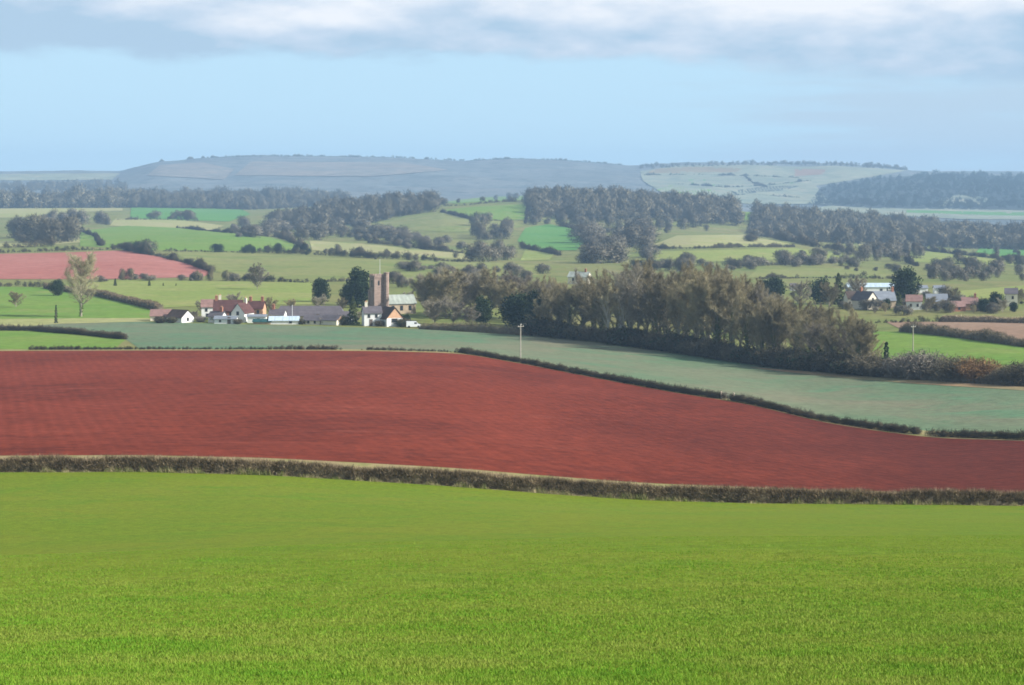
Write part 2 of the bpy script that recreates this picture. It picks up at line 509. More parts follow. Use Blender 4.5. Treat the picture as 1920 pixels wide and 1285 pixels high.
M['fargrey'] = mat_plant('far grey twigs', [(0.23, 0.20, 0.15), (0.32, 0.28, 0.20), (0.42, 0.375, 0.26)], 0.06, isl=0.2, dome=True)
M['farpaletwig'] = mat_plant('far pale twigs', [(0.26, 0.225, 0.125), (0.36, 0.32, 0.18), (0.43, 0.39, 0.24)], 0.1, isl=0.2, dome=True)
M['drygrass'] = mat_plant('dry verge grass', [(0.11, 0.19, 0.03), (0.22, 0.24, 0.07), (0.52, 0.43, 0.25)], 0.9, isl=0.6)
M['orange'] = mat_plant('bracken brown twigs', [(0.16, 0.09, 0.035), (0.24, 0.14, 0.06), (0.30, 0.18, 0.08)], 0.4)

M['white'] = mat_plain('white render', (0.80, 0.79, 0.75), 0.06, 0.8)
M['cream'] = mat_plain('cream render', (0.74, 0.68, 0.54), 0.08, 0.8)
M['tan'] = mat_plain('tan stone wall', (0.42, 0.33, 0.23), 0.25, 1.5)
M['brick'] = mat_plain('red brick', (0.36, 0.16, 0.10), 0.25, 1.5)
M['orangewall'] = mat_plain('orange tile hung gable', (0.55, 0.33, 0.20), 0.15, 1.5)
M['slate'] = mat_plain('purple grey slate', (0.125, 0.110, 0.118), 0.25, 0.7, lines=(0.2, 2.5, 2.5))
M['slate_blue'] = mat_plain('blue grey slate', (0.22, 0.24, 0.27), 0.2, 0.7, lines=(0.2, 2.5, 2.5))
M['rooftile'] = mat_plain('dark red roof tile', (0.105, 0.048, 0.042), 0.3, 0.9, lines=(0.2, 2.5, 2.5))
M['roofpink'] = mat_plain('weathered pink tile', (0.27, 0.16, 0.135), 0.25, 0.9, lines=(0.2, 2.5, 2.5))
M['roofbrown'] = mat_plain('dark brown tile', (0.085, 0.058, 0.045), 0.3, 0.9, lines=(0.2, 2.5, 2.5))
M['roofblue'] = mat_plain('pale blue sheet roof', (0.50, 0.60, 0.66), 0.1, 0.9, lines=(3, 0.2, 0.2))
M['roofteal'] = mat_plain('dark teal sheet roof', (0.025, 0.085, 0.085), 0.2, 0.9, lines=(3, 0.2, 0.2))
M['roofgreen'] = mat_plain('grey green lead roof', (0.34, 0.37, 0.32), 0.2, 0.7, lines=(1.2, 0.2, 0.2))
M['sandstone'] = mat_plain('pink sandstone', (0.335, 0.245, 0.20), 0.22, 1.2, lines=(0.8, 0.8, 3))
M['glass'] = mat_plain('dark window glass', (0.03, 0.035, 0.04), 0.1, 1.0, rough=0.12, spec=0.5)
M['frame'] = mat_plain('dark window frame', (0.16, 0.13, 0.11), 0.1, 1.0)
M['polewood'] = mat_plain('weathered pole', (0.42, 0.38, 0.31), 0.2, 1.0)
M['ceramic'] = mat_plain('white ceramic', (0.7, 0.7, 0.68), 0.05, 3, rough=0.3, spec=0.4)
M['paint'] = mat_plain('white van paint', (0.80, 0.81, 0.82), 0.03, 1.0, rough=0.3, spec=0.5)
M['tyre'] = mat_plain('black rubber', (0.02, 0.02, 0.02), 0.2, 3.0)
M['fieldgate'] = mat_plain('pale timber gate', (0.50, 0.42, 0.32), 0.15, 2.0)

# ------------------------------------------------------------------ ground sheet
nY, nX = ZG.shape
idx = np.arange(nY * nX).reshape(nY, nX)
quads = np.stack([idx[:-1, :-1], idx[:-1, 1:], idx[1:, 1:], idx[1:, :-1]], -1).reshape(-1, 4)
Vg = np.stack([XG, YY, ZG], -1).reshape(-1, 3)
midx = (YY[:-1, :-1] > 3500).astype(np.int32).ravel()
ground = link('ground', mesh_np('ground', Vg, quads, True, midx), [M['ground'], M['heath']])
tag(ground, kind='structure')

# ------------------------------------------------------------------ fields: thin sheets lying on the ground
OFF = {}


def inside(poly, x, y):
    c = np.zeros(np.shape(x), bool)
    n = len(poly)
    for i in range(n):
        x1, y1 = poly[i]; x2, y2 = poly[(i + 1) % n]
        cond = (y1 > y) != (y2 > y)
        with np.errstate(divide='ignore', invalid='ignore'):
            xi = (x2 - x1) * (y - y1) / (y2 - y1 + 1e-12) + x1
        c ^= cond & (x < xi)
    return c


LAYER = [0]


def field_sheet(name, m, pxY, step=(3, 2), off=None):
    """pxY: closed list of (column, metres away); a triangulated sheet a few centimetres above the ground"""
    pts = np.array([(p, math.log(y) * 1000) for p, y in pxY])
    lo, hi = pts.min(0), pts.max(0)
    sj = np.where((PXG > lo[0]) & (PXG < hi[0]))[0][::step[0]]
    si = np.where((np.log(YG) * 1000 > lo[1]) & (np.log(YG) * 1000 < hi[1]))[0][::step[1]]
    gx, gy = np.meshgrid(PXG[sj], np.log(YG[si]) * 1000)
    gx = gx.ravel(); gy = gy.ravel()
    k = inside(pts, gx, gy)
    inner = np.stack([gx[k], gy[k]], -1)
    allp = [Vector(p) for p in np.concatenate([pts, inner])]
    nb = len(pts)
    v, e, f, *_ = delaunay_2d_cdt(allp, [], [list(range(nb))], 2, 1e-4)
    v = np.array([(a.x, a.y) for a in v])
    Y = np.exp(v[:, 1] / 1000)
    LAYER[0] += 1
    o_ = off if off is not None else (0.02 + Y * 1.2e-4 + (Y > 3500) * 0.8 + 0.004 * (LAYER[0] % 5) * Y / 1000)
    z = hz(v[:, 0], Y) + o_
    V = np.stack([(v[:, 0] - CX) / F * Y, Y, z], -1)
    f = np.array([t for t in f if len(t) == 3], np.int32)
    a, b, c = V[f[:, 0]], V[f[:, 1]], V[f[:, 2]]
    up = np.cross(b - a, c - a)[:, 2] < 0
    f[up] = f[up][:, ::-1]
    o = link(name, mesh_np(name, V, f, True), m)
    tag(o, kind='structure')
    return o


def field_px(name, m, poly, ymin=0.0, step=(3, 2)):
    """poly in photo pixels, laid down where those sight lines meet the ground"""
    out = []
    n = len(poly)
    for i in range(n):
        (x1, y1), (x2, y2) = poly[i], poly[(i + 1) % n]
        k = max(1, int(math.hypot(x2 - x1, (y2 - y1) * 3) / 14))
        for t in range(k):
            px = x1 + (x2 - x1) * t / k; r = y1 + (y2 - y1) * t / k
            out.append((px, hit(px, r, ymin)))
    return field_sheet(name, m, out, (2, 1) if min(y for x, y in out) > 3500 else step)


def along(L, x0, x1, n, dy=0.0):
    return [(x, float(line_at(L, x)[1]) + dy) for x in np.linspace(x0, x1, n)]


XL, XR = -27000, 29000
field_sheet('grass_field', M['grass'], [(XL * 1.0, 1.8), (XR, 1.8), (XR, 20), (9000, 60), (4200, 140)] + along(L_hedge1, 2900, -900, 60, -0.6) + [(-2300, 140), (-7000, 60), (XL, 20)], (4, 3), 0.01)
field_sheet('grass_verge', M['margin'], along(L_hedge1, -900, 2900, 90, -0.6) + along(L_hedge1, 2900, -900, 90, 20), (3, 1), 0.03)
soil_near = along(L_hedge1, -1200, 3000, 120, 20)
soil_far = [(x, y - (4.0 if x < 860 else 2.0)) for x, y in along(L_hedge2, 3000, -1200, 120)]
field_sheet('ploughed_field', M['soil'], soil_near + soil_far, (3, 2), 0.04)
verge2 = [(x, y - (4.0 if x < 860 else 2.0)) for x, y in along(L_hedge2, -1200, 3000, 140)] + [(x, y + (3.0 if x < 860 else 9.0)) for x, y in along(L_hedge2, 3000, -1200, 140)]
field_sheet('grass_verge', M['margin'], verge2, (3, 1), 0.05)
corner = [(235, 637), (150, 628), (60, 621), (-200, 618)]
cY = [(x, hit(x, r, 400)) for x, r in corner]
crop_near = [(x, y + (3.0 if x < 860 else 9.0)) for x, y in along(L_hedge2, 262, 3000, 110)]
crop_far = along(L_edge, 3000, -200, 120, -1.0)
field_sheet('crop_field', M['crop'], crop_near + crop_far + [(-200, cY[3][1] + 3), (60, cY[2][1] + 3), (150, cY[1][1] + 3), (235, cY[0][1] + 3)], (3, 2), 0.06)
field_sheet('grass_field', M['green'], [(-400, 482.5), (0, 482.5), (120, 481.5), (215, 481)] + [(x, y - 1.5) for x, y in cY] + [(-400, cY[3][1] - 1.5)], (3, 2), 0.06)
# tawny strip beside the copse and pale strip at the foot of the left meadow
field_sheet('grass_verge', M['strip'], along(L_edge, 1400, 2600, 50, -11) + along(L_edge, 2600, 1560, 40, -1.2), (3, 1), 0.12)
field_px('field_strip', M['pale'], [(-150, 612), (40, 613), (110, 608), (300, 603), (290, 597), (100, 597), (-150, 599)], 560)
# left meadows
field_px('grass_field', M['green'], [(-150, 600), (100, 598), (285, 597), (290, 580), (190, 555), (90, 540), (0, 538), (-150, 538)], 620)
field_px('grass_field', M['yellow'], [(95, 538), (190, 553), (300, 578), (420, 572), (585, 572), (585, 530), (430, 528), (210, 526)], 620)
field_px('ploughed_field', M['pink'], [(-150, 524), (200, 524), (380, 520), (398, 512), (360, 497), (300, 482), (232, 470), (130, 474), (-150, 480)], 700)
field_px('grass_field', M['olive'], [(325, 474), (420, 474), (640, 485), (880, 492), (1010, 498), (1010, 520), (800, 526), (590, 526), (440, 520), (400, 508), (350, 488)], 800)
field_px('grass_field', M['green'], [(150, 462), (300, 470), (560, 472), (556, 458), (505, 446), (420, 437), (330, 428), (240, 424), (200, 428), (150, 434)], 1000)
field_px('grass_field', M['pale'], [(585, 470), (700, 478), (880, 488), (876, 477), (780, 468), (680, 458), (580, 452)], 1000)
field_px('grass_field', M['pale'], [(-150, 466), (60, 462), (190, 452), (190, 446), (60, 452), (-150, 456)], 1000)
field_px('grass_field', M['pale'], [(205, 424), (400, 432), (420, 424), (330, 412), (215, 411)], 1000)
field_px('grass_field', M['green2'], [(244, 411), (430, 416), (470, 402), (455, 394), (330, 389), (246, 388)], 1500)
field_px('grass_field', M['pale'], [(-150, 412), (60, 408), (150, 398), (230, 396), (230, 391), (-150, 392)], 1500)
field_px('grass_field', M['olive'], [(705, 418), (760, 405), (830, 397), (880, 412), (960, 417), (985, 424), (950, 432), (850, 436), (760, 432)], 1500)
field_px('grass_field', M['green'], [(832, 394), (890, 388), (985, 383), (990, 412), (955, 414), (884, 410)], 1500)
field_px('grass_field', M['green'], [(850, 383), (985, 375), (985, 368), (900, 372), (830, 380)], 1500)
field_px('grass_field', M['green2'], [(970, 452), (985, 428), (1030, 421), (1110, 436), (1095, 455), (1080, 470), (1000, 470)], 1300)
field_px('grass_field', M['yellow'], [(690, 455), (790, 462), (800, 450), (700, 443)], 1300)
field_px('grass_field', M['yellow'], [(975, 490), (1030, 488), (1040, 476), (985, 468)], 900)
field_px('grass_field', M['pale'], [(1215, 463), (1300, 464), (1470, 460), (1500, 462), (1440, 450), (1395, 441), (1270, 442)], 1100)
field_px('grass_field', M['yellow'], [(1222, 496), (1420, 488), (1590, 488), (1560, 476), (1490, 466), (1330, 470), (1222, 472)], 900)
field_px('grass_field', M['olive'], [(1400, 522), (1500, 520), (1660, 522), (1690, 508), (1560, 503), (1420, 506)], 850)
field_px('grass_field', M['yellow'], [(1705, 492), (1910, 498), (2050, 500), (2050, 492), (1900, 490), (1760, 474), (1700, 472)], 1000)
field_px('grass_field', M['green2'], [(1830, 474), (1900, 484), (2050, 490), (2050, 472), (1920, 466), (1840, 463)], 1200)
field_px('grass_field', M['pale'], [(1610, 462), (1700, 462), (1700, 456), (1610, 453)], 1200)
field_px('grass_field', M['green'], [(1396, 413), (1425, 413), (1428, 398), (1398, 399)], 1800)
# right side, beyond the copse
field_px('grass_field', M['green'], [(1600, 690), (1750, 700), (1950, 720), (2150, 730), (2150, 676), (1920, 652), (1780, 632), (1690, 623), (1600, 622)], 500)
field_px('ploughed_field', M['brown'], [(1690, 618), (1780, 628), (1920, 648), (2150, 668), (2150, 610), (1920, 606), (1780, 604), (1660, 604)], 560)
field_px('grass_field', M['yellow'], [(1780, 562), (1920, 568), (2100, 570), (2100, 540), (1920, 536), (1800, 546)], 760)
# far slopes
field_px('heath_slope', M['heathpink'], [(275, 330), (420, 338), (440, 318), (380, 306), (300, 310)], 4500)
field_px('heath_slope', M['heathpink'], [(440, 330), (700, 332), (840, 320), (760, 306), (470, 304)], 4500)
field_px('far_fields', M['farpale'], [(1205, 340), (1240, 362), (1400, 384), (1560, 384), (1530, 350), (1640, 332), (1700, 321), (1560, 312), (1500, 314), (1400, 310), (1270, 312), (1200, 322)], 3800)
field_px('far_fields', M['strip'], [(1215, 326), (1380, 324), (1395, 316), (1300, 314), (1225, 318)], 4500)
field_px('far_fields', M['brown'], [(1490, 332), (1545, 328), (1548, 319), (1490, 318)], 4500)
field_px('far_fields', M['green2'], [(1300, 350), (1480, 348), (1500, 338), (1400, 335), (1290, 338)], 4000)
field_px('far_fields', M['green'], [(1230, 358), (1330, 372), (1360, 360), (1260, 348)], 3800)
field_px('far_fields', M['farwood'], [(1380, 366), (1470, 358), (1500, 350), (1440, 350), (1370, 360)], 3800)
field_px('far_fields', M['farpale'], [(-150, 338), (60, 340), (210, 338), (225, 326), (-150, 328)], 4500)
field_px('far_fields', M['farpale'], [(1760, 388), (1860, 386), (1850, 372), (1800, 366), (1760, 374)], 3800)
field_px('far_fields', M['farpale'], [(1500, 396), (1640, 404), (1800, 412), (2080, 416), (2080, 398), (1920, 394), (1700, 391), (1560, 386)], 3300)
field_px('far_fields', M['green2'], [(1700, 400), (1850, 405), (1960, 406), (1960, 400), (1850, 399), (1700, 395)], 3300)
field_px('dark_slope', M['farwood'], [(1515, 384), (1640, 392), (1950, 396), (2100, 396), (2100, 334), (1920, 331), (1740, 329), (1640, 336), (1540, 352)], 3800)  # plain dark sheet over the far right hill

# ------------------------------------------------------------------ plants
def rot_to(d):
    d = d / np.linalg.norm(d)
    a = np.array([0, 0, 1.0]) if abs(d[2]) < 0.9 else np.array([1.0, 0, 0])
    u = np.cross(a, d); u /= np.linalg.norm(u)
    return u, np.cross(d, u)


def tubes(segs, sides=5):
    V, Fq = [], []
    n = 0
    ang = np.linspace(0, 2 * math.pi, sides, endpoint=False)
    for p0, p1, r0, r1 in segs:
        u, v = rot_to(p1 - p0)
        ring = np.cos(ang)[:, None] * u + np.sin(ang)[:, None] * v
        V.append(p0 + ring * r0); V.append(p1 + ring * r1)
        a = np.arange(sides)
        Fq.append(np.stack([n + a, n + (a + 1) % sides, n + sides + (a + 1) % sides, n + sides + a], -1))
        n += 2 * sides
    return np.concatenate(V), np.concatenate(Fq)


def slivers(base, direc, length, width, rng):
    """thin triangles from base along direc"""
    n = len(base)
    d = direc / (np.linalg.norm(direc, axis=1, keepdims=True) + 1e-9)
    r = rng.normal(size=(n, 3))
    s = np.cross(d, r); s /= (np.linalg.norm(s, axis=1, keepdims=True) + 1e-9)
    a = base - s * width[:, None] / 2
    b = base + s * width[:, None] / 2
    c = base + d * length[:, None]
    V = np.stack([a, b, c], 1).reshape(-1, 3)
    return V, np.arange(3 * n).reshape(-1, 3)


def leafquads(cent, size, rng, nrm=None):
    n = len(cent)
    a = rng.normal(size=(n, 3)); a /= np.linalg.norm(a, axis=1, keepdims=True)
    b = rng.normal(size=(n, 3)) if nrm is None else nrm
    b = np.cross(a, b); b /= (np.linalg.norm(b, axis=1, keepdims=True) + 1e-9)
    s = size[:, None] / 2
    V = np.stack([cent - a * s, cent - b * s * 0.7, cent + a * s, cent + b * s * 0.7], 1).reshape(-1, 3)
    return V, np.arange(4 * n).reshape(-1, 4)


def bare_tree(seed, H, W, lean=0.0, clear=0.22, limbs=13, tw=3800, twl=1.3, tww=0.07, r0=None, upright=0.5, sub=2):
    """skeleton of a winter tree: returns (trunk mesh data, crown mesh data, points along the lower trunk)"""
    rng = np.random.default_rng(seed)
    segs = []
    r0 = r0 or H * 0.017
    n = 9
    pts = [np.zeros(3)]
    for i in range(1, n + 1):
        t = i / n
        pts.append(np.array([rng.normal() * H * 0.012 + lean * t * H, rng.normal() * H * 0.012, t * H * 0.82]))
    pts[0][2] = -0.4
    for i in range(n):
        a, b = i / n, (i + 1) / n
        segs.append((pts[i], pts[i + 1], r0 * (1 - a) ** 0.8 + 0.02, r0 * (1 - b) ** 0.8 + 0.02))
    tips = []
    for k in range(limbs):
        t = clear + (0.93 - clear) * (k + rng.random() * 0.8) / limbs
        fi = t * n; i = min(int(fi), n - 1)
        p = pts[i] + (pts[i + 1] - pts[i]) * (fi - i)
        az = k * 2.4 + rng.normal() * 0.5
        prof = math.sqrt(max(0.12, 1 - ((t - 0.46) / 0.56) ** 2))
        ln = W / 2 * prof * rng.uniform(0.75, 1.15)
        d = np.array([math.cos(az), math.sin(az), upright * rng.uniform(0.7, 1.6)])
        d /= np.linalg.norm(d)
        r = r0 * (1 - t) ** 0.8 * 0.55 + 0.03
        q = p
        m = 4
        for s in range(m):
            d = d + np.array([rng.normal() * 0.16, rng.normal() * 0.16, 0.14])
            d /= np.linalg.norm(d)
            q2 = q + d * ln / m * 1.12
            segs.append((q, q2, r * (1 - s / m) + 0.02, r * (1 - (s + 1) / m) + 0.015))
            tips.append((q, q2, d))
            for _ in range(sub):
                d2 = d + rng.normal(size=3) * 0.55 + np.array([0, 0, 0.25])
                d2 /= np.linalg.norm(d2)
                b0 = q + (q2 - q) * rng.random()
                b1 = b0 + d2 * ln * rng.uniform(0.22, 0.42)
                segs.append((b0, b1, r * 0.35 * (1 - s / m) + 0.02, 0.012))
                tips.append((b0, b1, d2))
            q = q2
    tips.append((pts[-2], pts[-1] + np.array([0, 0, H * 0.05]), np.array([0, 0, 1.0])))
    tips.append((pts[-3], pts[-2], np.array([0, 0, 1.0])))
    T0 = np.array([a for a, b, c in tips]); T1 = np.array([b for a, b, c in tips]); TD = np.array([c for a, b, c in tips])
    wts = np.linalg.norm(T1 - T0, axis=1) * (0.12 + np.clip(T1[:, 2] / H, 0, 1) ** 1.1)
    pick = rng.choice(len(tips), tw, p=wts / wts.sum())
    f = rng.random(tw) ** 0.6
    base = T0[pick] + (T1[pick] - T0[pick]) * f[:, None]
    dr = TD[pick] + rng.normal(size=(tw, 3)) * 0.9 + np.array([0, 0, 0.2])
    cV, cF = slivers(base, dr, twl * rng.uniform(0.45, 1.25, tw), tww * rng.uniform(0.6, 1.5, tw), rng)
    # keep the outline inside the full height
    tV, tF = tubes(segs)
    return (tV, tF), (cV, cF), pts


def ivy_on(pts, seed, top=0.55, n=420, rad=0.75, size=0.42):
    rng = np.random.default_rng(seed)
    P_ = np.array(pts)
    k = len(P_) - 1
    t = rng.random(n) ** 0.8 * top * k
    i = np.minimum(t.astype(int), k - 1)
    c = P_[i] + (P_[i + 1] - P_[i]) * (t - i)[:, None]
    a = rng.random(n) * 2 * math.pi
    r = rad * (0.35 + 0.65 * rng.random(n)) * (1.1 - 0.5 * t / k / max(top, .1))
    c = c + np.stack([np.cos(a) * r, np.sin(a) * r, rng.normal(size=n) * 0.15], -1)
    return leafquads(c, size * rng.uniform(0.6, 1.3, n), rng)


def blob_crown(seed, W, H, z0, n, size, lumps=9, shell=0.5):
    """leaf clumps through a lumpy crown volume"""
    rng = np.random.default_rng(seed)
    L = []
    for k in range(lumps):
        a = k * 2.4 + rng.normal() * 0.4
        zz = (k + 0.5) / lumps
        rr = W / 2 * 0.55 * math.sin(math.pi * min(0.92, max(0.16, zz))) * rng.uniform(0.5, 1.1)
        L.append((math.cos(a) * rr, math.sin(a) * rr, z0 + H * (0.12 + 0.76 * zz), W * rng.uniform(0.22, 0.34), H * rng.uniform(0.16, 0.26)))
    L = np.array(L)
    i = rng.integers(0, lumps, n)
    d = rng.normal(size=(n, 3)); d /= np.linalg.norm(d, axis=1, keepdims=True)
    r = rng.random(n) ** shell
    c = L[i, :3] + d * r[:, None] * np.stack([L[i, 3], L[i, 3], L[i, 4]], -1)
    c[:, 2] = np.maximum(c[:, 2], z0 * 0.6 + 0.1)
    return leafquads(c, size * rng.uniform(0.55, 1.4, n), rng)


def cone_crown(seed, W, H, n, size, p=0.8):
    rng = np.random.default_rng(seed)
    t = rng.random(n) ** 1.2
    r = W / 2 * (1 - t) ** p * (0.55 + 0.45 * rng.random(n)) * (0.8 + 0.25 * np.sin(t * 40 + rng.random(n)))
    a = rng.random(n) * 2 * math.pi
    c = np.stack([np.cos(a) * r, np.sin(a) * r, t * H * 0.97 + 0.2], -1)
    return leafquads(c, size * rng.uniform(0.6, 1.3, n), rng)


def concat(parts):
    V, Fs, n = [], [], 0
    for v, f in parts:
        V.append(v); Fs.append(np.asarray(f) + n); n += len(v)
    return np.concatenate(V), Fs


PROTO = {}


def proto(key, parts):
    """parts: list of (name, (V,F), material): meshes shared by every copy"""
    PROTO[key] = [(nm, mesh_np(key + '_' + nm, v, f), m) for nm, (v, f), m in parts]
    for nm, me, m in PROTO[key]:
        me.materials.append(m)


def plant(key, name, loc, label, cat, group=None, rz=None, sc=1.0, sxy=None):
    e = empty(name, loc, random.uniform(0, 6.28) if rz is None else rz, sc)
    if sxy:
        e.scale = (sc * sxy, sc * sxy, sc)
    for nm, me, m in PROTO[key]:
        o = bpy.data.objects.new(nm, me)
        COL.objects.link(o)
        o.parent = e
    tag(e, label, cat, group)
    return e


random.seed(5)
tall = []
for k in range(7):
    t, c, pts = bare_tree(20 + k, 20, 12.5, clear=0.2, limbs=21, tw=16000, twl=1.3, tww=0.042, upright=[0.8, 0.5, 0.65][k % 3])
    mt = [M['twig'], M['twig'], M['twig_grey']][k % 3]
    parts = [('trunk', t, M['bark']), ('crown', c, mt)]
    if k % 2 == 0:
        parts.append(('ivy', ivy_on(pts, 60 + k, 0.66, 1100, 0.85, 0.42), M['ivy']))
    proto('tall%d' % k, parts)
for k in range(4):
    t, c, pts = bare_tree(40 + k, 10, 9, clear=0.10, limbs=18, tw=11000, twl=1.05, tww=0.055, upright=0.5, sub=3)
    proto('round%d' % k, [('trunk', t, M['bark']), ('crown', c, M['twig_grey'] if k % 2 else M['twig'])])
t, c, pts = bare_tree(71, 21, 13, clear=0.2, limbs=26, tw=22000, twl=1.4, tww=0.034, upright=0.5, sub=4)
proto('pale', [('trunk', t, M['bark']), ('crown', c, M['twig_pale']), ('ivy', ivy_on(pts, 5, 0.35, 260, 0.8, 0.4), M['ivy'])])
t, c, pts = bare_tree(74, 13, 7, clear=0.08, limbs=12, tw=900, twl=1.3, tww=0.06, upright=1.4, r0=0.34)
proto('birch', [('trunk', t, M['bark_pale']), ('crown', c, M['twig_pale'])])
for k in range(4):   # scrubby bushes along a bank
    rng = np.random.default_rng(90 + k)
    n = 2600
    a = rng.random(n) * 2 * math.pi; r = np.sqrt(rng.random(n)) * 0.8
    base = np.stack([np.cos(a) * r, np.sin(a) * r, rng.random(n) * 0.6], -1)
    dr = np.stack([np.cos(a) * r * 1.5, np.sin(a) * r * 1.5, np.ones(n) * 1.2], -1) + rng.normal(size=(n, 3)) * 0.45
    ln = rng.uniform(0.6, 2.3, n)
    q = base + dr / np.linalg.norm(dr, axis=1, keepdims=True) * ln[:, None]
    v1, f1 = slivers(base, dr, ln, np.full(n, 0.06), rng)
    v2, f2 = slivers(q, rng.normal(size=(n, 3)) + np.array([0, 0, .3]), rng.uniform(0.3, 0.8, n), np.full(n, 0.07), rng)
    V, Fs = concat([(v1, f1), (v2, f2)])
    V[:, 2] = np.maximum(V[:, 2], -0.1)
    Fs = np.concatenate(Fs)
    proto('scrub%d' % k, [('branches', (V, Fs), [M['twig_dark'], M['twig_grey'], M['twig_dark'], M['orange']][k])])
    if k == 0:
        lv = leafquads(q[:900], rng.uniform(0.25, 0.5, 900), rng)
        proto('ivybush', [('branches', (V, Fs), M['twig_dark']), ('foliage', lv, M['evergreen'])])
st = tubes([(np.array([0, 0, -0.3]), np.array([0, 0, 5.0]), 0.3, 0.12)])
for k in range(2):
    proto('ever%d' % k, [('trunk', st, M['bark']), ('crown', blob_crown(120 + k, 10.5, 10, 0.3, 5200, 0.58, lumps=16), M['evergreen'])])
proto('cypress', [('trunk', st, M['bark']), ('crown', cone_crown(130, 1.9, 7, 900, 0.34, 0.35), M['evergreen'])])
proto('conifer', [('trunk', st, M['bark']), ('crown', cone_crown(131, 4.6, 9.5, 1800, 0.5, 0.6), M['conifer'])])
def far_crown(seed, n, length, width, W=10.0, H=10.5):
    """winter crown as seen from a mile off: a dome of fine upward slivers, thinner toward the ground"""
    rng = np.random.default_rng(seed)
    nl = 10
    a = np.arange(nl) * 2.4 + rng.normal(size=nl) * 0.4
    rr = W * 0.36 * rng.uniform(0.15, 1.0, nl)
    L = np.stack([np.cos(a) * rr, np.sin(a) * rr, H * (0.30 + 0.48 * rng.random(nl) * (1 - 0.45 * rr / (W * 0.36)))], -1)
    R = np.stack([W * rng.uniform(0.15, 0.26, nl)] * 2 + [H * rng.uniform(0.17, 0.28, nl)], -1)
    i = rng.integers(0, nl, n)
    d = rng.normal(size=(n, 3)); d /= np.linalg.norm(d, axis=1, keepdims=True)
    r = rng.random(n)[:, None] ** 0.45
    c = L[i] + d * r * R[i]
    low = rng.random(n) < 0.2
    c[low, 2] = rng.random(low.sum()) * H * 0.4
    c[:, 2] = np.maximum(c[:, 2], 0.0)
    dr = d * 0.8 + np.array([0, 0, 0.4]) + rng.normal(size=(n, 3)) * 0.5
    v, f = slivers(c, dr, length * rng.uniform(0.6, 1.3, n), width * rng.uniform(0.6, 1.4, n), rng)
    nr = d * 0.85 + (c - np.array([0, 0, H * 0.42])) / np.array([W, W, H]) * 1.3 + np.array([0, 0, 0.5]) + rng.normal(size=(n, 3)) * 0.15
    nr /= np.linalg.norm(nr, axis=1, keepdims=True)
    return v, f, np.repeat(nr, 3, 0)


def set_dome(me, nr):
    a = me.attributes.new('dome', 'FLOAT_VECTOR', 'POINT')
    a.data.foreach_set('vector', np.asarray(nr, np.float32).ravel())


def turn(nr, a):
    c, s_ = math.cos(a), math.sin(a)
    return np.stack([nr[:, 0] * c - nr[:, 1] * s_, nr[:, 0] * s_ + nr[:, 1] * c, nr[:, 2]], -1)


# far trees: one mesh each, trunk and crown too small to tell apart
for k in range(6):
    V1, F1, N1 = far_crown(160 + k, 2200, 1.2, 0.34)
    tV, tF = tubes([(np.array([0, 0, -0.4]), np.array([0, 0, 6.0]), 0.32, 0.12)], 4)
    tF = np.concatenate([tF[:, :3], tF[:, [0, 2, 3]]])
    PROTO['far%d' % k] = (np.concatenate([V1, tV]), np.concatenate([F1, tF + len(V1)]), np.concatenate([N1, np.tile([[0.3, -0.3, 0.9]], (len(tV), 1))]))


def far_mesh(k, m):
    key = 'farm%d%s' % (k, m)
    if key not in PROTO:
        V, Fc, Nc = PROTO['far%d' % k]
        me = mesh_np(key, V, Fc)
        set_dome(me, Nc)
        me.materials.append(M[m])
        PROTO[key] = me
    return PROTO[key]


def far_tree(px, row, h_px, m='wood', label='', group=None, name='bare_tree', ymin=0.0, wide=1.0, Y=None):
    Y = Y or hit(px, row, ymin)
    s = h_px / F * Y / 10.5
    o = bpy.data.objects.new(name, far_mesh(random.randrange(6), m))
    COL.objects.link(o)
    o.location = wp(px, Y, -0.2 * s)
    o.rotation_euler = (0, 0, random.uniform(0, 6.28))
    o.scale = (s * wide, s * wide, s)
    tag(o, label, 'bush' if 'bush' in name else 'tree', group)
    return o


ORD = ['first', 'second', 'third', 'fourth', 'fifth', 'sixth', 'seventh', 'eighth', 'ninth', 'tenth', 'eleventh', 'twelfth', 'thirteenth', 'fourteenth',
       'fifteenth', 'sixteenth', 'seventeenth', 'eighteenth', 'nineteenth', 'twentieth', 'twenty-first', 'twenty-second', 'twenty-third', 'twenty-fourth', 'twenty-fifth', 'twenty-sixth', 'twenty-seventh', 'twenty-eighth']

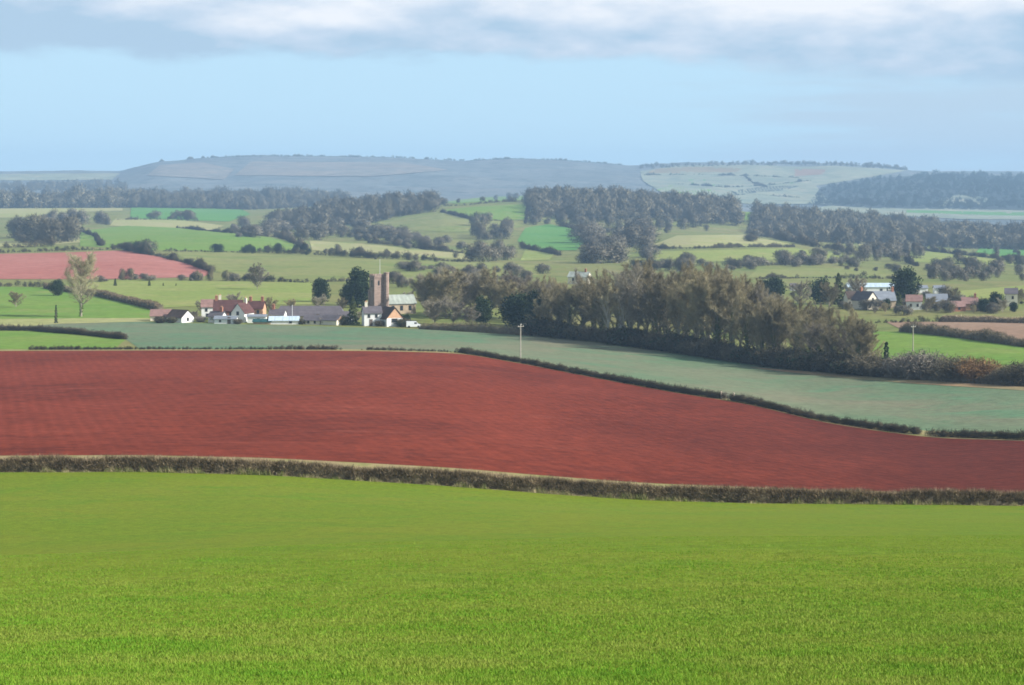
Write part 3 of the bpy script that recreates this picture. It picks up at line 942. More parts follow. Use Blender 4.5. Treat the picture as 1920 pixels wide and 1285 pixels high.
# ------------------------------------------------------------------ hedges
def hedge(name, label, path, h=1.7, wd=1.6, mat='hedge', core='hedge_core', dens=170, tl=0.5, tw_=0.05, seed=1, ragged=0.3, group=None, cat='hedge', verge=0, top=0.5, fill=0.86):
    """path: list of (column, metres away). A rough core wrapped in twigs, one mesh; dry grass at its foot as a part."""
    rng = np.random.default_rng(seed)
    W_ = np.array([[(p - CX) / F * y, y] for p, y in path])
    sl = np.concatenate([[0], np.cumsum(np.linalg.norm(np.diff(W_, axis=0), axis=1))])
    Lt = sl[-1]
    n = max(6, int(Lt / (0.5 if Lt < 400 else 1.4)))
    s = np.linspace(0, Lt, n)
    cx = np.interp(s, sl, W_[:, 0]); cy = np.interp(s, sl, W_[:, 1])
    tx = np.gradient(cx); ty = np.gradient(cy)
    ln = np.hypot(tx, ty); tx /= ln; ty /= ln
    nx, ny = -ty, tx
    hh = h * (1 + ragged * (vnoise(s / 3.1, s * 0, seed) * 0.9 + vnoise(s / 11.0, s * 0, seed + 1) * 1.2 + vnoise(s / 0.9, s * 0, seed + 2) * 0.5))
    ww = wd * (1 + 0.35 * vnoise(s / 4.0, s * 0, seed + 3))
    endt = np.minimum(1, np.minimum(s, Lt - s) / 0.8)
    hh *= 0.35 + 0.65 * endt; ww *= 0.4 + 0.6 * endt
    prof = [(-0.5, -0.05), (-0.52, 0.35), (-0.40, 0.78), (-0.12, 0.93), (0.12, 0.93), (0.40, 0.78), (0.52, 0.35), (0.5, -0.05)]
    rows = []
    for a, b in prof:
        j1 = 1 + 0.22 * rng.normal(size=n)
        X = cx + nx * ww * a * 0.86 * j1; Yw = cy + ny * ww * a * 0.86 * j1
        rows.append(np.stack([X, Yw, gz(cx, cy) + hh * b * fill * (1 + 0.08 * rng.normal(size=n)) - 0.05], -1))
    V = np.stack(rows, 1).reshape(-1, 3)
    k = len(prof)
    ii = np.arange(n - 1)[:, None] * k + np.arange(k - 1)[None, :]
    Fq = np.stack([ii, ii + k, ii + k + 1, ii + 1], -1).reshape(-1, 4)
    caps = [np.array([list(range(k))]), np.array([[(n - 1) * k + q for q in range(k - 1, -1, -1)]])]
    # twigs
    nt = int(Lt * dens)
    q = rng.random(nt) * (n - 1)
    i = np.minimum(q.astype(int), n - 2); fr = q - i
    cxx = cx[i] * (1 - fr) + cx[i + 1] * fr; cyy = cy[i] * (1 - fr) + cy[i + 1] * fr
    hq = hh[i]; wq = ww[i]
    side = rng.uniform(-1, 1, nt)
    zf = np.where(rng.random(nt) < top, 0.72 + 0.25 * rng.random(nt), rng.random(nt) ** 0.8 * 0.8)
    lat = np.where(zf > 0.72, side * 0.42, np.sign(side) * (0.40 + 0.1 * rng.random(nt)))
    bx = cxx + nx[i] * wq * lat; by = cyy + ny[i] * wq * lat
    bz = gz(cxx, cyy) + hq * zf * 0.9
    dr = np.stack([nx[i] * lat * 1.3, ny[i] * lat * 1.3, 0.25 + zf * 0.9], -1) + rng.normal(size=(nt, 3)) * 0.5
    sv, sf = slivers(np.stack([bx, by, bz], -1), dr, tl * rng.uniform(0.4, 1.3, nt), tw_ * rng.uniform(0.6, 1.5, nt), rng)
    V2 = np.concatenate([V, sv])
    faces = [Fq, sf + len(V)] + caps
    mi = np.concatenate([np.zeros(len(Fq)), np.ones(len(sf)), np.zeros(2)])
    me = mesh_np(name, V2, faces, False, mi)
    if verge:
        root = empty(name, (0, 0, 0))
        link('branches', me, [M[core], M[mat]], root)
        ng = int(Lt * verge)
        q = rng.random(ng) * (n - 1)
        i = np.minimum(q.astype(int), n - 2); fr = q - i
        off = -(0.45 + 0.35 * rng.random(ng)) * ww[i]
        sgn = np.where(ny[i] > 0, 1, -1)
        gx = cx[i] * (1 - fr) + cx[i + 1] * fr + nx[i] * off * sgn
        gy = cy[i] * (1 - fr) + cy[i + 1] * fr + ny[i] * off * sgn
        patch = np.clip(0.55 + 1.3 * vnoise(gx / 0.7, gy / 0.7, seed + 9) + 0.7 * vnoise(gx / 4.2, gy / 4.2, seed + 10), 0.12, 1.2)
        gv, gf = slivers(np.stack([gx, gy, gz(gx, gy) - 0.02], -1), np.array([0, 0, 1.0]) + rng.normal(size=(ng, 3)) * 0.3, 0.75 * patch * rng.uniform(0.15, 1.1, ng) ** 1.6, 0.035 * np.ones(ng), rng)
        o = link('verge_grass', mesh_np('verge_grass', gv, gf), M['drygrass'], root)
        o['kind'] = 'stuff'
        tag(root, label, cat, group)
        return root
    o = link(name, me, [M[core], M[mat]])
    tag(o, label, cat, group)
    return o


def hedge_px(name, label, poly, h=1.7, ymin=0.0, **kw):
    out = []
    for (x1, y1), (x2, y2) in zip(poly, poly[1:]):
        k = max(1, int(abs(x2 - x1) / 18))
        for t in range(k):
            px = x1 + (x2 - x1) * t / k
            out.append((px, hit(px, y1 + (y2 - y1) * t / k, ymin)))
    out.append((poly[-1][0], hit(poly[-1][0], poly[-1][1], ymin)))
    return hedge(name, label, out, h, **kw)


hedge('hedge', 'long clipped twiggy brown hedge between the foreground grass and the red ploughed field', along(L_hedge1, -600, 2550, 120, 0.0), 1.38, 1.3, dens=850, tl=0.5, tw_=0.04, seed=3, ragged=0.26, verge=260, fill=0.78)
hedge_px('hedge', 'straight dark hedge climbing from the low bungalow across the left meadow', [(85, 541), (120, 547), (190, 557), (250, 571), (300, 583)], 2.4, 620, wd=2.4, dens=90, tl=0.7, tw_=0.1, seed=10)
hedge('hedge', 'dark hedge in front of the village trees, right of the white van', along(L_edge, 786, 1012, 30, 1.2), 2.2, 2.2, dens=150, tl=0.6, tw_=0.07, seed=11, ragged=0.5, fill=0.72, mat='hedge_green')
hedge_px('hedge', 'thick dark hedge between the bright meadow and the pale brown field', [(1690, 622), (1780, 631), (1860, 642), (1930, 652), (2100, 670)], 2.6, 500, wd=2.6, dens=110, tl=0.7, tw_=0.09, seed=12, ragged=0.55, fill=0.72, mat='twig_dark')
hedge_px('hedge', 'dark hedge behind the pale brown field at the right', [(1760, 604), (1850, 605), (1930, 607), (2080, 610)], 2.0, 600, wd=2.2, dens=80, tl=0.7, tw_=0.09, seed=13)

def far_hedge(name, label, poly, h, ymin, seed=1, m='hedgefar', gaps=0.12, group=None, path=None, rag=1.0, sp=1.0):
    """overgrown field hedge seen from afar: a run of ragged bush shapes in one mesh"""
    rng = np.random.default_rng(seed)
    pts = []
    for (x1, y1), (x2, y2) in zip(poly, poly[1:]):
        k = max(1, int(abs(x2 - x1) / 12))
        for t in range(k):
            px = x1 + (x2 - x1) * t / k
            Y = hit(px, y1 + (y2 - y1) * t / k, ymin)
            pts.append(((px - CX) / F * Y, Y))
    if poly:
        Y = hit(poly[-1][0], poly[-1][1], ymin)
        pts.append(((poly[-1][0] - CX) / F * Y, Y))
    if path:
        pts = [((p - CX) / F * y, y) for p, y in path]
    W_ = np.array(pts)
    sl = np.concatenate([[0], np.cumsum(np.linalg.norm(np.diff(W_, axis=0), axis=1))])
    prot = [far_crown(500 + q, 260, 2.0, 0.6, 9, 10) for q in range(5)]
    V, NR = [], []
    s_ = 0.0
    while s_ < sl[-1]:
        x = np.interp(s_, sl, W_[:, 0]); y = np.interp(s_, sl, W_[:, 1])
        big = vnoise(s_ / 22.0, 0.0, seed)
        q = h * float(np.clip(1 - 0.38 * rag + 0.9 * rag * big + 0.22 * rag * rng.normal(), 0.28, 1.35))
        if rng.random() > gaps:
            a = rng.random() * 6.28
            pv_, _, pn_ = prot[rng.integers(5)]
            v = pv_ / 10 * q
            NR.append(turn(pn_, a))
            ca, sa = math.cos(a), math.sin(a)
            x += rng.normal() * 0.4; y += rng.normal() * 0.4
            V.append(np.stack([x + v[:, 0] * ca - v[:, 1] * sa, y + v[:, 0] * sa + v[:, 1] * ca, float(gz(x, y)) + v[:, 2] - 0.15], -1))
        s_ += h * sp * rng.uniform(0.22, 0.42)
    V = np.concatenate(V)
    o = link(name, mesh_np(name, V, np.arange(len(V)).reshape(-1, 3)), M[m])
    set_dome(o.data, np.concatenate(NR))
    tag(o, label, 'trees' if 'trees' in name else 'hedge', group)
    if 'trees' in name:
        o['kind'] = 'stuff'
    return o


for q, (pl, lb) in enumerate((([(1205, 330), (1300, 329), (1400, 331), (1500, 335)], 'topmost hedge line across the hazy far right hill'), ([(1260, 346), (1360, 353), (1440, 349), (1520, 340)], 'middle hedge line across the hazy far right hill'),
                             ([(1240, 362), (1330, 373), (1400, 366), (1500, 372)], 'lowest hedge line across the hazy far right hill'), ([(1395, 331), (1412, 345), (1440, 352)], 'hedge running down the hazy far right hill'))):
    far_hedge('hedge', lb, pl, 8.0, 3800, seed=60 + q)
far_hedge('hedge', 'dark hedge running down the slope from the red field corner to the gateway', [], 1.75, 0, seed=4, gaps=0.02, path=along(L_hedge2, 862, 1356, 60, 0.6), rag=0.42, sp=0.42)
far_hedge('hedge', 'dark hedge beside the red field, between the two gateways', [], 1.69, 0, seed=5, gaps=0.02, path=along(L_hedge2, 1372, 1722, 50, 0.6), rag=0.42, sp=0.42)
far_hedge('hedge', 'short dark hedge at the right end of the red field, past the last gateway', [], 1.69, 0, seed=6, gaps=0.02, path=along(L_hedge2, 1746, 2400, 40, 0.6), rag=0.42, sp=0.42)
far_hedge('hedge', 'low patchy hedge along the top of the red field, left of the gap', [], 1.25, 0, seed=7, gaps=0.02, path=along(L_hedge2, 58, 632, 60, 0.6), rag=0.7, sp=0.5)
far_hedge('hedge', 'short low hedge at the top corner of the red field', [], 1.31, 0, seed=8, gaps=0.02, path=along(L_hedge2, 686, 862, 30, 0.6), rag=0.7, sp=0.5)
far_hedge('hedge', 'thick dark hedge along the small green field at the left', [], 2.38, 0, seed=9, gaps=0.02, path=[(x, y) for x, y in cY[::-1]], rag=0.4, sp=0.42)
for q, (pl, h_, ym, lb) in enumerate((([(600, 530), (680, 527), (800, 528), (1000, 522)], 3.5, 850, 'low hedge between the church field and the wide olive pasture'), ([(430, 526), (500, 529), (585, 531)], 3.0, 850, 'low hedge right of the round grey tree in the pasture'),
                                      ([(-60, 540), (40, 538), (90, 539)], 3.5, 620, 'hedge along the top of the left meadow'), ([(150, 434), (180, 445), (190, 462)], 4.5, 1000, 'hedge at the left end of the wide green hillside field'),
                                      ([(330, 428), (420, 437), (515, 446)], 4.5, 1000, 'hedge along the top of the wide green hillside field'), ([(985, 372), (990, 395), (985, 420)], 5.5, 1500, 'hedge running up the crest left of the dark wood'),
                                      ([(690, 456), (760, 463), (870, 476)], 5.0, 1100, 'bushy hedge above the pale strip behind the church'), ([(1700, 474), (1700, 492), (1720, 500)], 5.0, 900, 'hedge at the left end of the far right yellow field'),
                                      ([(1420, 524), (1520, 522), (1680, 524)], 4.0, 800, 'hedge below the olive strip above the hamlet'), ([(1780, 566), (1860, 569), (2000, 572)], 3.0, 700, 'low hedge below the yellow field at the right edge'),
                                      ([(1600, 606), (1660, 606), (1760, 604)], 2.5, 560, 'low hedge below the gardens of the right hamlet'))):
    far_hedge('hedge', lb, pl, h_, ym, seed=80 + q)
far_hedge('hedge', 'dark hedge along the upper right edge of the far pink field', [(232, 470), (300, 483), (350, 495), (398, 512)], 5.0, 800, seed=14)
far_hedge('hedge', 'hedge along the crest of the far pink field', [(-60, 478), (20, 474), (130, 471), (232, 468)], 4.0, 800, seed=15)
far_hedge('hedge', 'long dark hedge below the wide green hillside field', [(305, 472), (400, 473), (500, 475), (580, 478)], 5.0, 900, seed=16)
far_hedge('hedge', 'long hedge below the pale strip behind the church', [(580, 478), (640, 481), (700, 485), (780, 488), (880, 493)], 5.0, 900, seed=17)
far_hedge('hedge', 'short thick hedge dropping beside the wide green hillside field', [(515, 443), (540, 452), (575, 469)], 6.5, 1000, seed=18)
far_hedge('hedge', 'curved hedge below the bright field on the crest', [(825, 398), (850, 404), (880, 412), (920, 415), (962, 416)], 5.0, 1500, seed=19)
far_hedge('hedge', 'hedge above the bright field on the crest', [(822, 388), (870, 386), (920, 381), (968, 378)], 6.5, 1500, seed=20)
far_hedge('hedge', 'dark hedge under the emerald field, beside the grey scrub', [(978, 466), (1010, 472), (1050, 480)], 6.0, 1000, seed=21)
far_hedge('hedge', 'dark hedge right of the emerald field under the wood', [(1050, 424), (1110, 436), (1180, 434)], 6.0, 1300, seed=22)
far_hedge('hedge', 'thin hedge between two pale fields above the copse', [(1215, 468), (1300, 467), (1400, 464), (1490, 464)], 4.0, 1000, seed=23)
far_hedge('hedge', 'broad grey hedge below the yellow field above the copse', [(1400, 500), (1480, 497), (1590, 493)], 7.0, 850, seed=24, m='fargrey')
far_hedge('hedge', 'dark hedge below the long wood on the right', [(1400, 438), (1450, 447), (1520, 462), (1600, 478)], 9.0, 1100, seed=25)
far_hedge('hedge', 'diagonal hedge above the yellow field at far right', [(1650, 458), (1760, 474), (1840, 483), (1920, 492)], 5.0, 1000, seed=26)
far_hedge('hedge', 'green hedge under the dark clump of trees at far left', [(10, 466), (60, 464), (100, 463)], 6.0, 1000, seed=27)
far_hedge('hedge', 'grey hedge below the strip of green field on the left', [(215, 413), (300, 413), (370, 415)], 5.0, 1600, seed=28)
far_hedge('hedge', 'hedge under the olive field between grey bushes', [(690, 440), (720, 441), (760, 442)], 6.0, 1300, seed=29)

# ------------------------------------------------------------------ the copse and the trees about the village
rs = random.Random(11)
tops = P((1000, 545), (1015, 522), (1060, 516), (1100, 508), (1150, 494), (1200, 490), (1235, 506), (1280, 500), (1320, 490), (1365, 497), (1400, 520), (1450, 545), (1500, 556), (1550, 570), (1600, 582), (1640, 615))
front = np.linspace(1016, 1636, 27)
for i, px in enumerate(front):
    px = float(px + rs.uniform(-7, 7))
    row, Y = line_at(L_edge, px)
    Y = float(Y) + rs.uniform(4, 12)
    base = HOR - F * float(hz(px, Y)) / Y
    tp = float(np.interp(px, tops[:, 0], tops[:, 1])) + rs.uniform(4, 40)
    H = (base - tp) / F * Y
    k = rs.randrange(7) if px < 1360 else rs.choice((0, 2, 4, 6, 6, 3))
    lab = 'bare tree%s in the copse\'s front row, %s from village' % (' with ivied trunk' if k % 2 == 0 else '', ORD[i])
    plant('tall%d' % k, 'bare_tree', wp(px, Y), lab, 'tree', 'front row of the copse', sc=H / 20.0, sxy=rs.uniform(0.9, 1.15) * (1.0 if H > 15 else 1.3))
for i in range(52):
    px = rs.uniform(1005, 1632)
    row, Y = line_at(L_edge, px)
    Y = float(Y) + rs.uniform(16, 60)
    base = HOR - F * float(hz(px, Y)) / Y
    tp = float(np.interp(px, tops[:, 0], tops[:, 1])) + rs.uniform(-4, 16)
    H = (base - tp) / F * Y
    plant('tall%d' % rs.randrange(7), 'bare_tree', wp(px, Y), 'tall bare tree crowded behind the front row of the copse', 'tree', 'trees deep in the copse', sc=H / 20.0, sxy=rs.uniform(0.8, 1.0))
# scrub along the field edge of the copse and on to the right
edge_px = list(np.linspace(1012, 1650, 44))
for i, px in enumerate(edge_px):
    px = float(px + rs.uniform(-6, 6))
    row, Y = line_at(L_edge, px)
    Y = float(Y) + rs.uniform(1.5, 6)
    s = rs.uniform(1.1, 1.9)
    plant(rs.choice(['scrub0', 'scrub2', 'ivybush', 'ivybush', 'scrub0']), 'scrub_bush', wp(px, Y), 'dark low scrub bush at the foot of the copse beside the crop', 'bush', 'scrub along the copse edge', sc=s, sxy=1.25)
for px, ty, key, lab, s in ((1662, 640, 'cypress', 'narrow dark ivied tree rising alone right of the copse', 1.3), (1700, 662, 'scrub1', 'grey twiggy bush right of the narrow dark tree', 0),
                            (1728, 655, 'scrub1', 'taller grey bush beside the grey twiggy bush', 0), (1755, 690, 'scrub2', 'low dark bush in the gap between the tall bushes', 0), (1795, 665, 'scrub0', 'broad dark bush in front of the bright meadow', 0),
                            (1835, 668, 'scrub3', 'orange brown bush beside the broad dark bush', 0), (1862, 700, 'scrub2', 'low dark bush below the orange brown bush', 0), (1890, 686, 'scrub0', 'dark bush near the right edge of the crop field', 0), (1920, 676, 'scrub0', 'dark bush cut by the right edge', 0), (1682, 690, 'ivybush', 'low evergreen bush at the foot of the narrow dark tree', 0), (1775, 698, 'ivybush', 'small evergreen bush left of the broad dark bush', 0)):
    row, Y = line_at(L_edge, px)
    Y = float(Y) + 4
    base = HOR - F * float(hz(px, Y)) / Y
    H = (base - ty) / F * Y
    plant(key, 'narrow_tree' if key == 'cypress' else 'bush', wp(px, Y), lab, 'tree' if key == 'cypress' else 'bush', None, sc=H / (7.2 if key == 'cypress' else 2.9), sxy=1.0 if key == 'cypress' else 1.15)
hedge('hedge', 'dark scrubby hedge at the foot of the bright meadow, right of the copse', along(L_edge, 1640, 2300, 30, 2.0), 2.0, 2.4, dens=150, tl=0.8, tw_=0.07, seed=31, ragged=0.6, mat='twig_dark')
# pale limbed tree glimpsed in the copse
for px, ty, lab in ((1140, 545, 'pale limbed bare tree shining in the shade of the copse, left of the pair'), (1165, 535, 'pale limbed bare tree shining in the shade of the copse, right of the pair')):
    row, Y = line_at(L_edge, px)
    Y = float(Y) + 3
    base = HOR - F * float(hz(px, Y)) / Y
    plant('birch', 'pale_tree', wp(px, Y), lab, 'tree', None, sc=(base - ty) / F * Y / 13)


def grow(key, name, px, Y, top, lab, cat='tree', group=None, Hp=10.0, sxy=1.0, rz=None):
    base = HOR - F * float(hz(px, Y)) / Y
    return plant(key, name, wp(px, Y), lab, cat, group, sc=(base - top) / F * Y / Hp, sxy=sxy, rz=rz)


grow('pale', 'bare_tree', 152, 665, 470, 'tall pale tan bare tree standing alone in the left meadow', Hp=20.5, sxy=1.0)
grow('cypress', 'narrow_tree', 105, 632, 572, 'slender dark columnar tree beside the dark hedge at left', Hp=7, sxy=0.8)
grow('round1', 'bare_tree', 482, 850, 498, 'round grey bare tree in the pasture above the dark red roofs', Hp=10)
grow('ever0', 'evergreen_tree', 107, 800, 524, 'dark evergreen bush at the top end of the meadow hedge', Hp=10.5, sxy=1.1)
grow('round0', 'bare_tree', 30, 720, 548, 'pale grey bare tree at the left edge of the meadow', Hp=10, sxy=1.2)
for i, (px, tp, k) in enumerate(((216, 522, 'far'), (280, 524, 'e'), (306, 530, 'far'), (330, 531, 'e'))):
    grow('conifer', 'dark_shrub', px, 880, tp, 'small dark green shrub on the yellow pasture, %s from the left of four' % ORD[i], 'shrub', 'dark shrubs on the yellow pasture', Hp=9.5, sxy=1.2)
for i, (px, tp) in enumerate(((230, 500), (370, 502), (395, 506), (425, 512), (245, 506))):
    far_tree(px, 0, 26, 'farpaletwig', 'faint pale bare tree along the lower edge of the far pink field', 'pale trees below the pink field', Y=930, wide=0.8)
grow('ever0', 'evergreen_tree', 672, 726, 502, 'tall dark evergreen tree left of the church tower', Hp=10.5, sxy=0.85)
grow('ever1', 'evergreen_tree', 652, 740, 532, 'lower dark evergreen tree beside the tall one by the church', Hp=10.5, sxy=0.9)
grow('ever1', 'evergreen_tree', 601, 760, 521, 'broad dark evergreen tree above the long slate roof', Hp=10.5, sxy=1.0)
grow('conifer', 'conifer_tree', 662, 634, 556, 'olive conifer in front of the long slate roof', Hp=9.5, sxy=1.1)
village = [(800, 700, 528, 'round0', 1.2), (805, 680, 512, 'round1', 1.2), (835, 672, 508, 'round0', 1.25), (862, 680, 512, 'round3', 1.2), (890, 690, 520, 'round2', 1.1),
           (920, 680, 510, 'round2', 1.2), (948, 668, 528, 'round0', 1.15), (975, 676, 515, 'round1', 1.1), (1000, 664, 520, 'tall1', 0.9), (1022, 655, 516, 'tall3', 0.9), (815, 640, 562, 'round1', 1.4), (850, 640, 566, 'round3', 1.4), (812, 655, 560, 'round2', 1.0), (880, 636, 578, 'round1', 1.3)]
for i, (px, Y, tp, key, sx) in enumerate(sorted(village)):
    grow(key, 'bare_tree', px, Y, tp, 'rounded grey brown bare tree right of the church, %s from the tower' % ORD[i], 'tree', 'village trees beside the church', Hp=20 if key.startswith('tall') else 10, sxy=sx)
grow('ever0', 'evergreen_tree', 905, 640, 556, 'dark round evergreen among the village trees, left of the biggest one', Hp=10.5, sxy=0.85)
grow('ever1', 'evergreen_tree', 972, 628, 549, 'big black green evergreen at the village end of the copse', Hp=10.5, sxy=1.25)
grow('ever0', 'evergreen_tree', 1008, 640, 545, 'dark evergreen tree tucked into the village end of the copse', Hp=10.5, sxy=0.9)
grow('ever0', 'evergreen_tree', 762, 634, 590, 'low dark evergreen bush below the nave', Hp=10.5, sxy=1.2)

# ------------------------------------------------------------------ buildings
class MB:
    def __init__(self):
        self.V = []; self.F = []

    def poly(self, vs, fs):
        n = len(self.V)
        self.V += [tuple(v) for v in vs]
        self.F += [tuple(i + n for i in f) for f in fs]
        return self

    def box(self, x0, x1, y0, y1, z0, z1):
        v = [(x0, y0, z0), (x1, y0, z0), (x1, y1, z0), (x0, y1, z0), (x0, y0, z1), (x1, y0, z1), (x1, y1, z1), (x0, y1, z1)]
        return self.poly(v, [(3, 2, 1, 0), (4, 5, 6, 7), (0, 1, 5, 4), (1, 2, 6, 5), (2, 3, 7, 6), (3, 0, 4, 7)])

    def prism(self, cx, cy, r, z0, z1, n=8, r1=None, ph=0.0):
        r1 = r if r1 is None else r1
        a = [ph + 2 * math.pi * i / n for i in range(n)]
        v = [(cx + math.cos(t) * r, cy + math.sin(t) * r, z0) for t in a] + [(cx + math.cos(t) * r1, cy + math.sin(t) * r1, z1) for t in a]
        f = [(i, (i + 1) % n, n + (i + 1) % n, n + i) for i in range(n)] + [tuple(range(n - 1, -1, -1)), tuple(range(n, 2 * n))]
        return self.poly(v, f)

    def build(self, name, m, parent=None):
        me = bpy.data.meshes.new(name)
        me.from_pydata(self.V, [], self.F)
        me.update()
        return link(name, me, m, parent)


def window(root, side, u, z, ww, wh, L, w_):
    """side: 'front' (-Y wall), 'end' (+X gable); u along the wall"""
    fr, pn = MB(), MB()
    t = 0.09
    if side == 'front':
        y = -w_ / 2
        for a, b, c, d in ((u - ww / 2, u + ww / 2, z - t, z), (u - ww / 2, u + ww / 2, z + wh, z + wh + t), (u - ww / 2, u - ww / 2 + t, z, z + wh), (u + ww / 2 - t, u + ww / 2, z, z + wh)):
            fr.box(a, b, y - 0.06, y - 0.003, c, d)
        pn.box(u - ww / 2 + t, u + ww / 2 - t, y - 0.03, y - 0.003, z, z + wh)
    else:
        x = L / 2
        for a, b, c, d in ((u - ww / 2, u + ww / 2, z - t, z), (u - ww / 2, u + ww / 2, z + wh, z + wh + t), (u - ww / 2, u - ww / 2 + t, z, z + wh), (u + ww / 2 - t, u + ww / 2, z, z + wh)):
            fr.box(x + 0.003, x + 0.06, a, b, c, d)
        pn.box(x + 0.003, x + 0.03, u - ww / 2 + t, u + ww / 2 - t, z, z + wh)
    f = fr.build('window', M['frame'], root)
    pn.build('pane', M['glass'], f)


def house(name, label, cat, px, Y, L, w_, hw, hr, yaw, wall, roof, chim=(), wins=(), door=None, group=None, hip=0.0, gable=None, dz=0.0, chim_m='brick'):
    root = empty(name, wp(px, Y, dz), math.radians(yaw))
    tag(root, label, cat, group)
    a, b = L / 2, w_ / 2
    m = MB()
    m.poly([(-a, -b, -1), (a, -b, -1), (a, b, -1), (-a, b, -1), (-a, -b, hw), (a, -b, hw), (a, b, hw), (-a, b, hw)],
           [(0, 1, 5, 4), (1, 2, 6, 5), (2, 3, 7, 6), (3, 0, 4, 7)])
    if gable is None and not hip:
        m.poly([(a, -b, hw), (a, b, hw), (a, 0, hw + hr), (-a, b, hw), (-a, -b, hw), (-a, 0, hw + hr)], [(0, 1, 2), (3, 4, 5)])
    m.build('wall', M[wall], root)
    if gable is not None:
        MB().poly([(a, -b, hw), (a, b, hw), (a, 0, hw + hr), (-a, b, hw), (-a, -b, hw), (-a, 0, hw + hr)], [(0, 1, 2), (3, 4, 5)]).build('gable', M[gable], root)
    e = 0.35; g = 0.25; th = 0.14
    sl = hr / b
    y0, z0 = b + e, hw - e * sl
    rx = a + g - hip
    top = [(-a - g, -y0, z0 + .02), (a + g, -y0, z0 + .02), (rx, 0, hw + hr + .02), (-rx, 0, hw + hr + .02), (a + g, y0, z0 + .02), (-a - g, y0, z0 + .02)]
    bot = [(x, y, z + th) for x, y, z in top]
    r = MB()
    fs = [(6, 7, 8, 9), (9, 8, 10, 11), (0, 3, 2, 1), (3, 5, 4, 2), (0, 1, 7, 6), (4, 5, 11, 10), (1, 2, 8, 7), (2, 4, 10, 8), (5, 3, 9, 11), (3, 0, 6, 9)]
    r.poly(top + bot, fs)
    if hip:
        r.poly([bot[1], bot[4], bot[2], bot[0], bot[5], bot[3]], [(0, 1, 2), (4, 3, 5)])
    ro = r.build('roof', M[roof], root)
    for c in chim:
        cb = MB().box(c * L / 2 - 0.4, c * L / 2 + 0.4, -0.35, 0.35, hw + hr * 0.55, hw + hr + 1.25)
        cb.box(c * L / 2 - 0.47, c * L / 2 + 0.47, -0.42, 0.42, hw + hr + 1.25, hw + hr + 1.37)
        co = cb.build('chimney', M[chim_m], root)
        for s in (-0.18, 0.18):
            MB().prism(c * L / 2 + s, 0, 0.12, hw + hr + 1.372, hw + hr + 1.75, 8).build('chimney_pot', M['orangewall'], co)
    for side, u, z, ww, wh in wins:
        window(root, side, u, z, ww, wh, L, w_)
    if door:
        side, u = door
        d = MB()
        if side == 'front':
            d.box(u - 0.5, u + 0.5, -b - 0.05, -b - 0.003, 0, 2.05)
        else:
            d.box(a + 0.003, a + 0.05, u - 0.5, u + 0.5, 0, 2.05)
        d.build('door', M['frame'], root)
    return root


VG, VR = 'buildings of the church village', 'buildings of the right hand hamlet'
house('bungalow', 'low bungalow with purple tiled roof at the left end of the village', 'building', 304, 645, 6.6, 5.0, 1.7, 1.7, 4, 'cream', 'roofpink', wins=[('front', 1.2, 0.6, 1.0, 0.9), ('front', -1.4, 0.6, 1.0, 0.9)], group=VG)
house('cottage', 'small cottage with dark brown roof and cream white gable at the village\'s left end', 'building', 338, 640, 6.5, 5.0, 1.6, 2.0, -38, 'white', 'roofbrown', wins=[('end', 0, 0.5, 0.9, 0.9)], group=VG)
house('house', 'white walled house with faded pink roof, left of the dark red roofs', 'building', 396, 668, 6.0, 5.0, 3.4, 2.0, 8, 'white', 'roofpink', chim=(0.9,), wins=[('front', -1.5, 1.9, 0.8, 0.9), ('front', 1.2, 1.9, 0.8, 0.9), ('front', -1.2, 0.2, 0.9, 1.0)], chim_m='cream', group=VG)
house('house', 'house with long dark red tiled roof in the middle of the red roofed row', 'building', 428, 655, 8.5, 6.0, 3.0, 2.9, 3, 'brick', 'rooftile', chim=(-0.85,), wins=[('front', -2, 1.4, 0.9, 1.0), ('front', 1, 1.4, 0.9, 1.0)], group=VG)
house('house', 'house with shaded blue white gable facing the fields, beside the red brick one', 'building', 455, 645, 7.5, 4.2, 3.0, 2.6, -106, 'white', 'rooftile', chim=(-0.6,), wins=[('end', 0, 2.2, 0.9, 1.0), ('end', -0.9, 0.2, 0.8, 1.0)], chim_m='cream', group=VG)
house('house', 'red brick house with twin chimneys at the right end of the red roofed row', 'building', 481, 652, 4.9, 5.0, 3.8, 2.0, -6, 'orangewall', 'rooftile', chim=(-0.75, 0.75), wins=[('front', -1, 2.2, 0.8, 1.0), ('front', 1, 2.2, 0.8, 1.0)], group=VG)
house('outbuilding', 'low white outbuilding below the red brick house', 'building', 482, 640, 5.6, 3.0, 1.9, 0.5, 2, 'white', 'slate_blue', wins=[('front', 0.5, 0.7, 0.8, 0.6)], group=VG)
house('outbuilding', 'low white shed with white walls below the dark red roof', 'building', 424, 634, 6.5, 3.2, 1.5, 0.7, -4, 'white', 'slate_blue', wins=[('front', -1.5, 0.6, 0.7, 0.5)], door=('front', 1.2), group=VG)
house('shed', 'dark teal roofed shed between the white outbuilding and pale blue roof', 'shed', 492, 633, 5.2, 3.0, 0.8, 0.6, 0, 'tan', 'roofteal', group=VG)
house('shed', 'large shed with pale blue sheet roof in front of the slate barn', 'shed', 533, 634, 8.6, 4.5, 1.2, 1.0, 2, 'white', 'roofblue', wins=[('front', 2.0, 0.4, 0.9, 0.5)], group=VG)
house('cottage', 'small white cottage squeezed between the faded pink roof and the low white shed', 'building', 408, 640, 4.4, 3.6, 1.9, 1.3, -20, 'white', 'slate', chim=(0.6,), wins=[('front', 0.6, 0.8, 0.7, 0.7)], group=VG)
house('cottage', 'white cottage with slate roof at the left end of the long barn', 'building', 521, 648, 4.6, 4.0, 2.1, 1.5, -8, 'white', 'slate', chim=(-0.6,), wins=[('front', -0.8, 0.9, 0.7, 0.7), ('front', 1.0, 0.9, 0.7, 0.7)], group=VG)
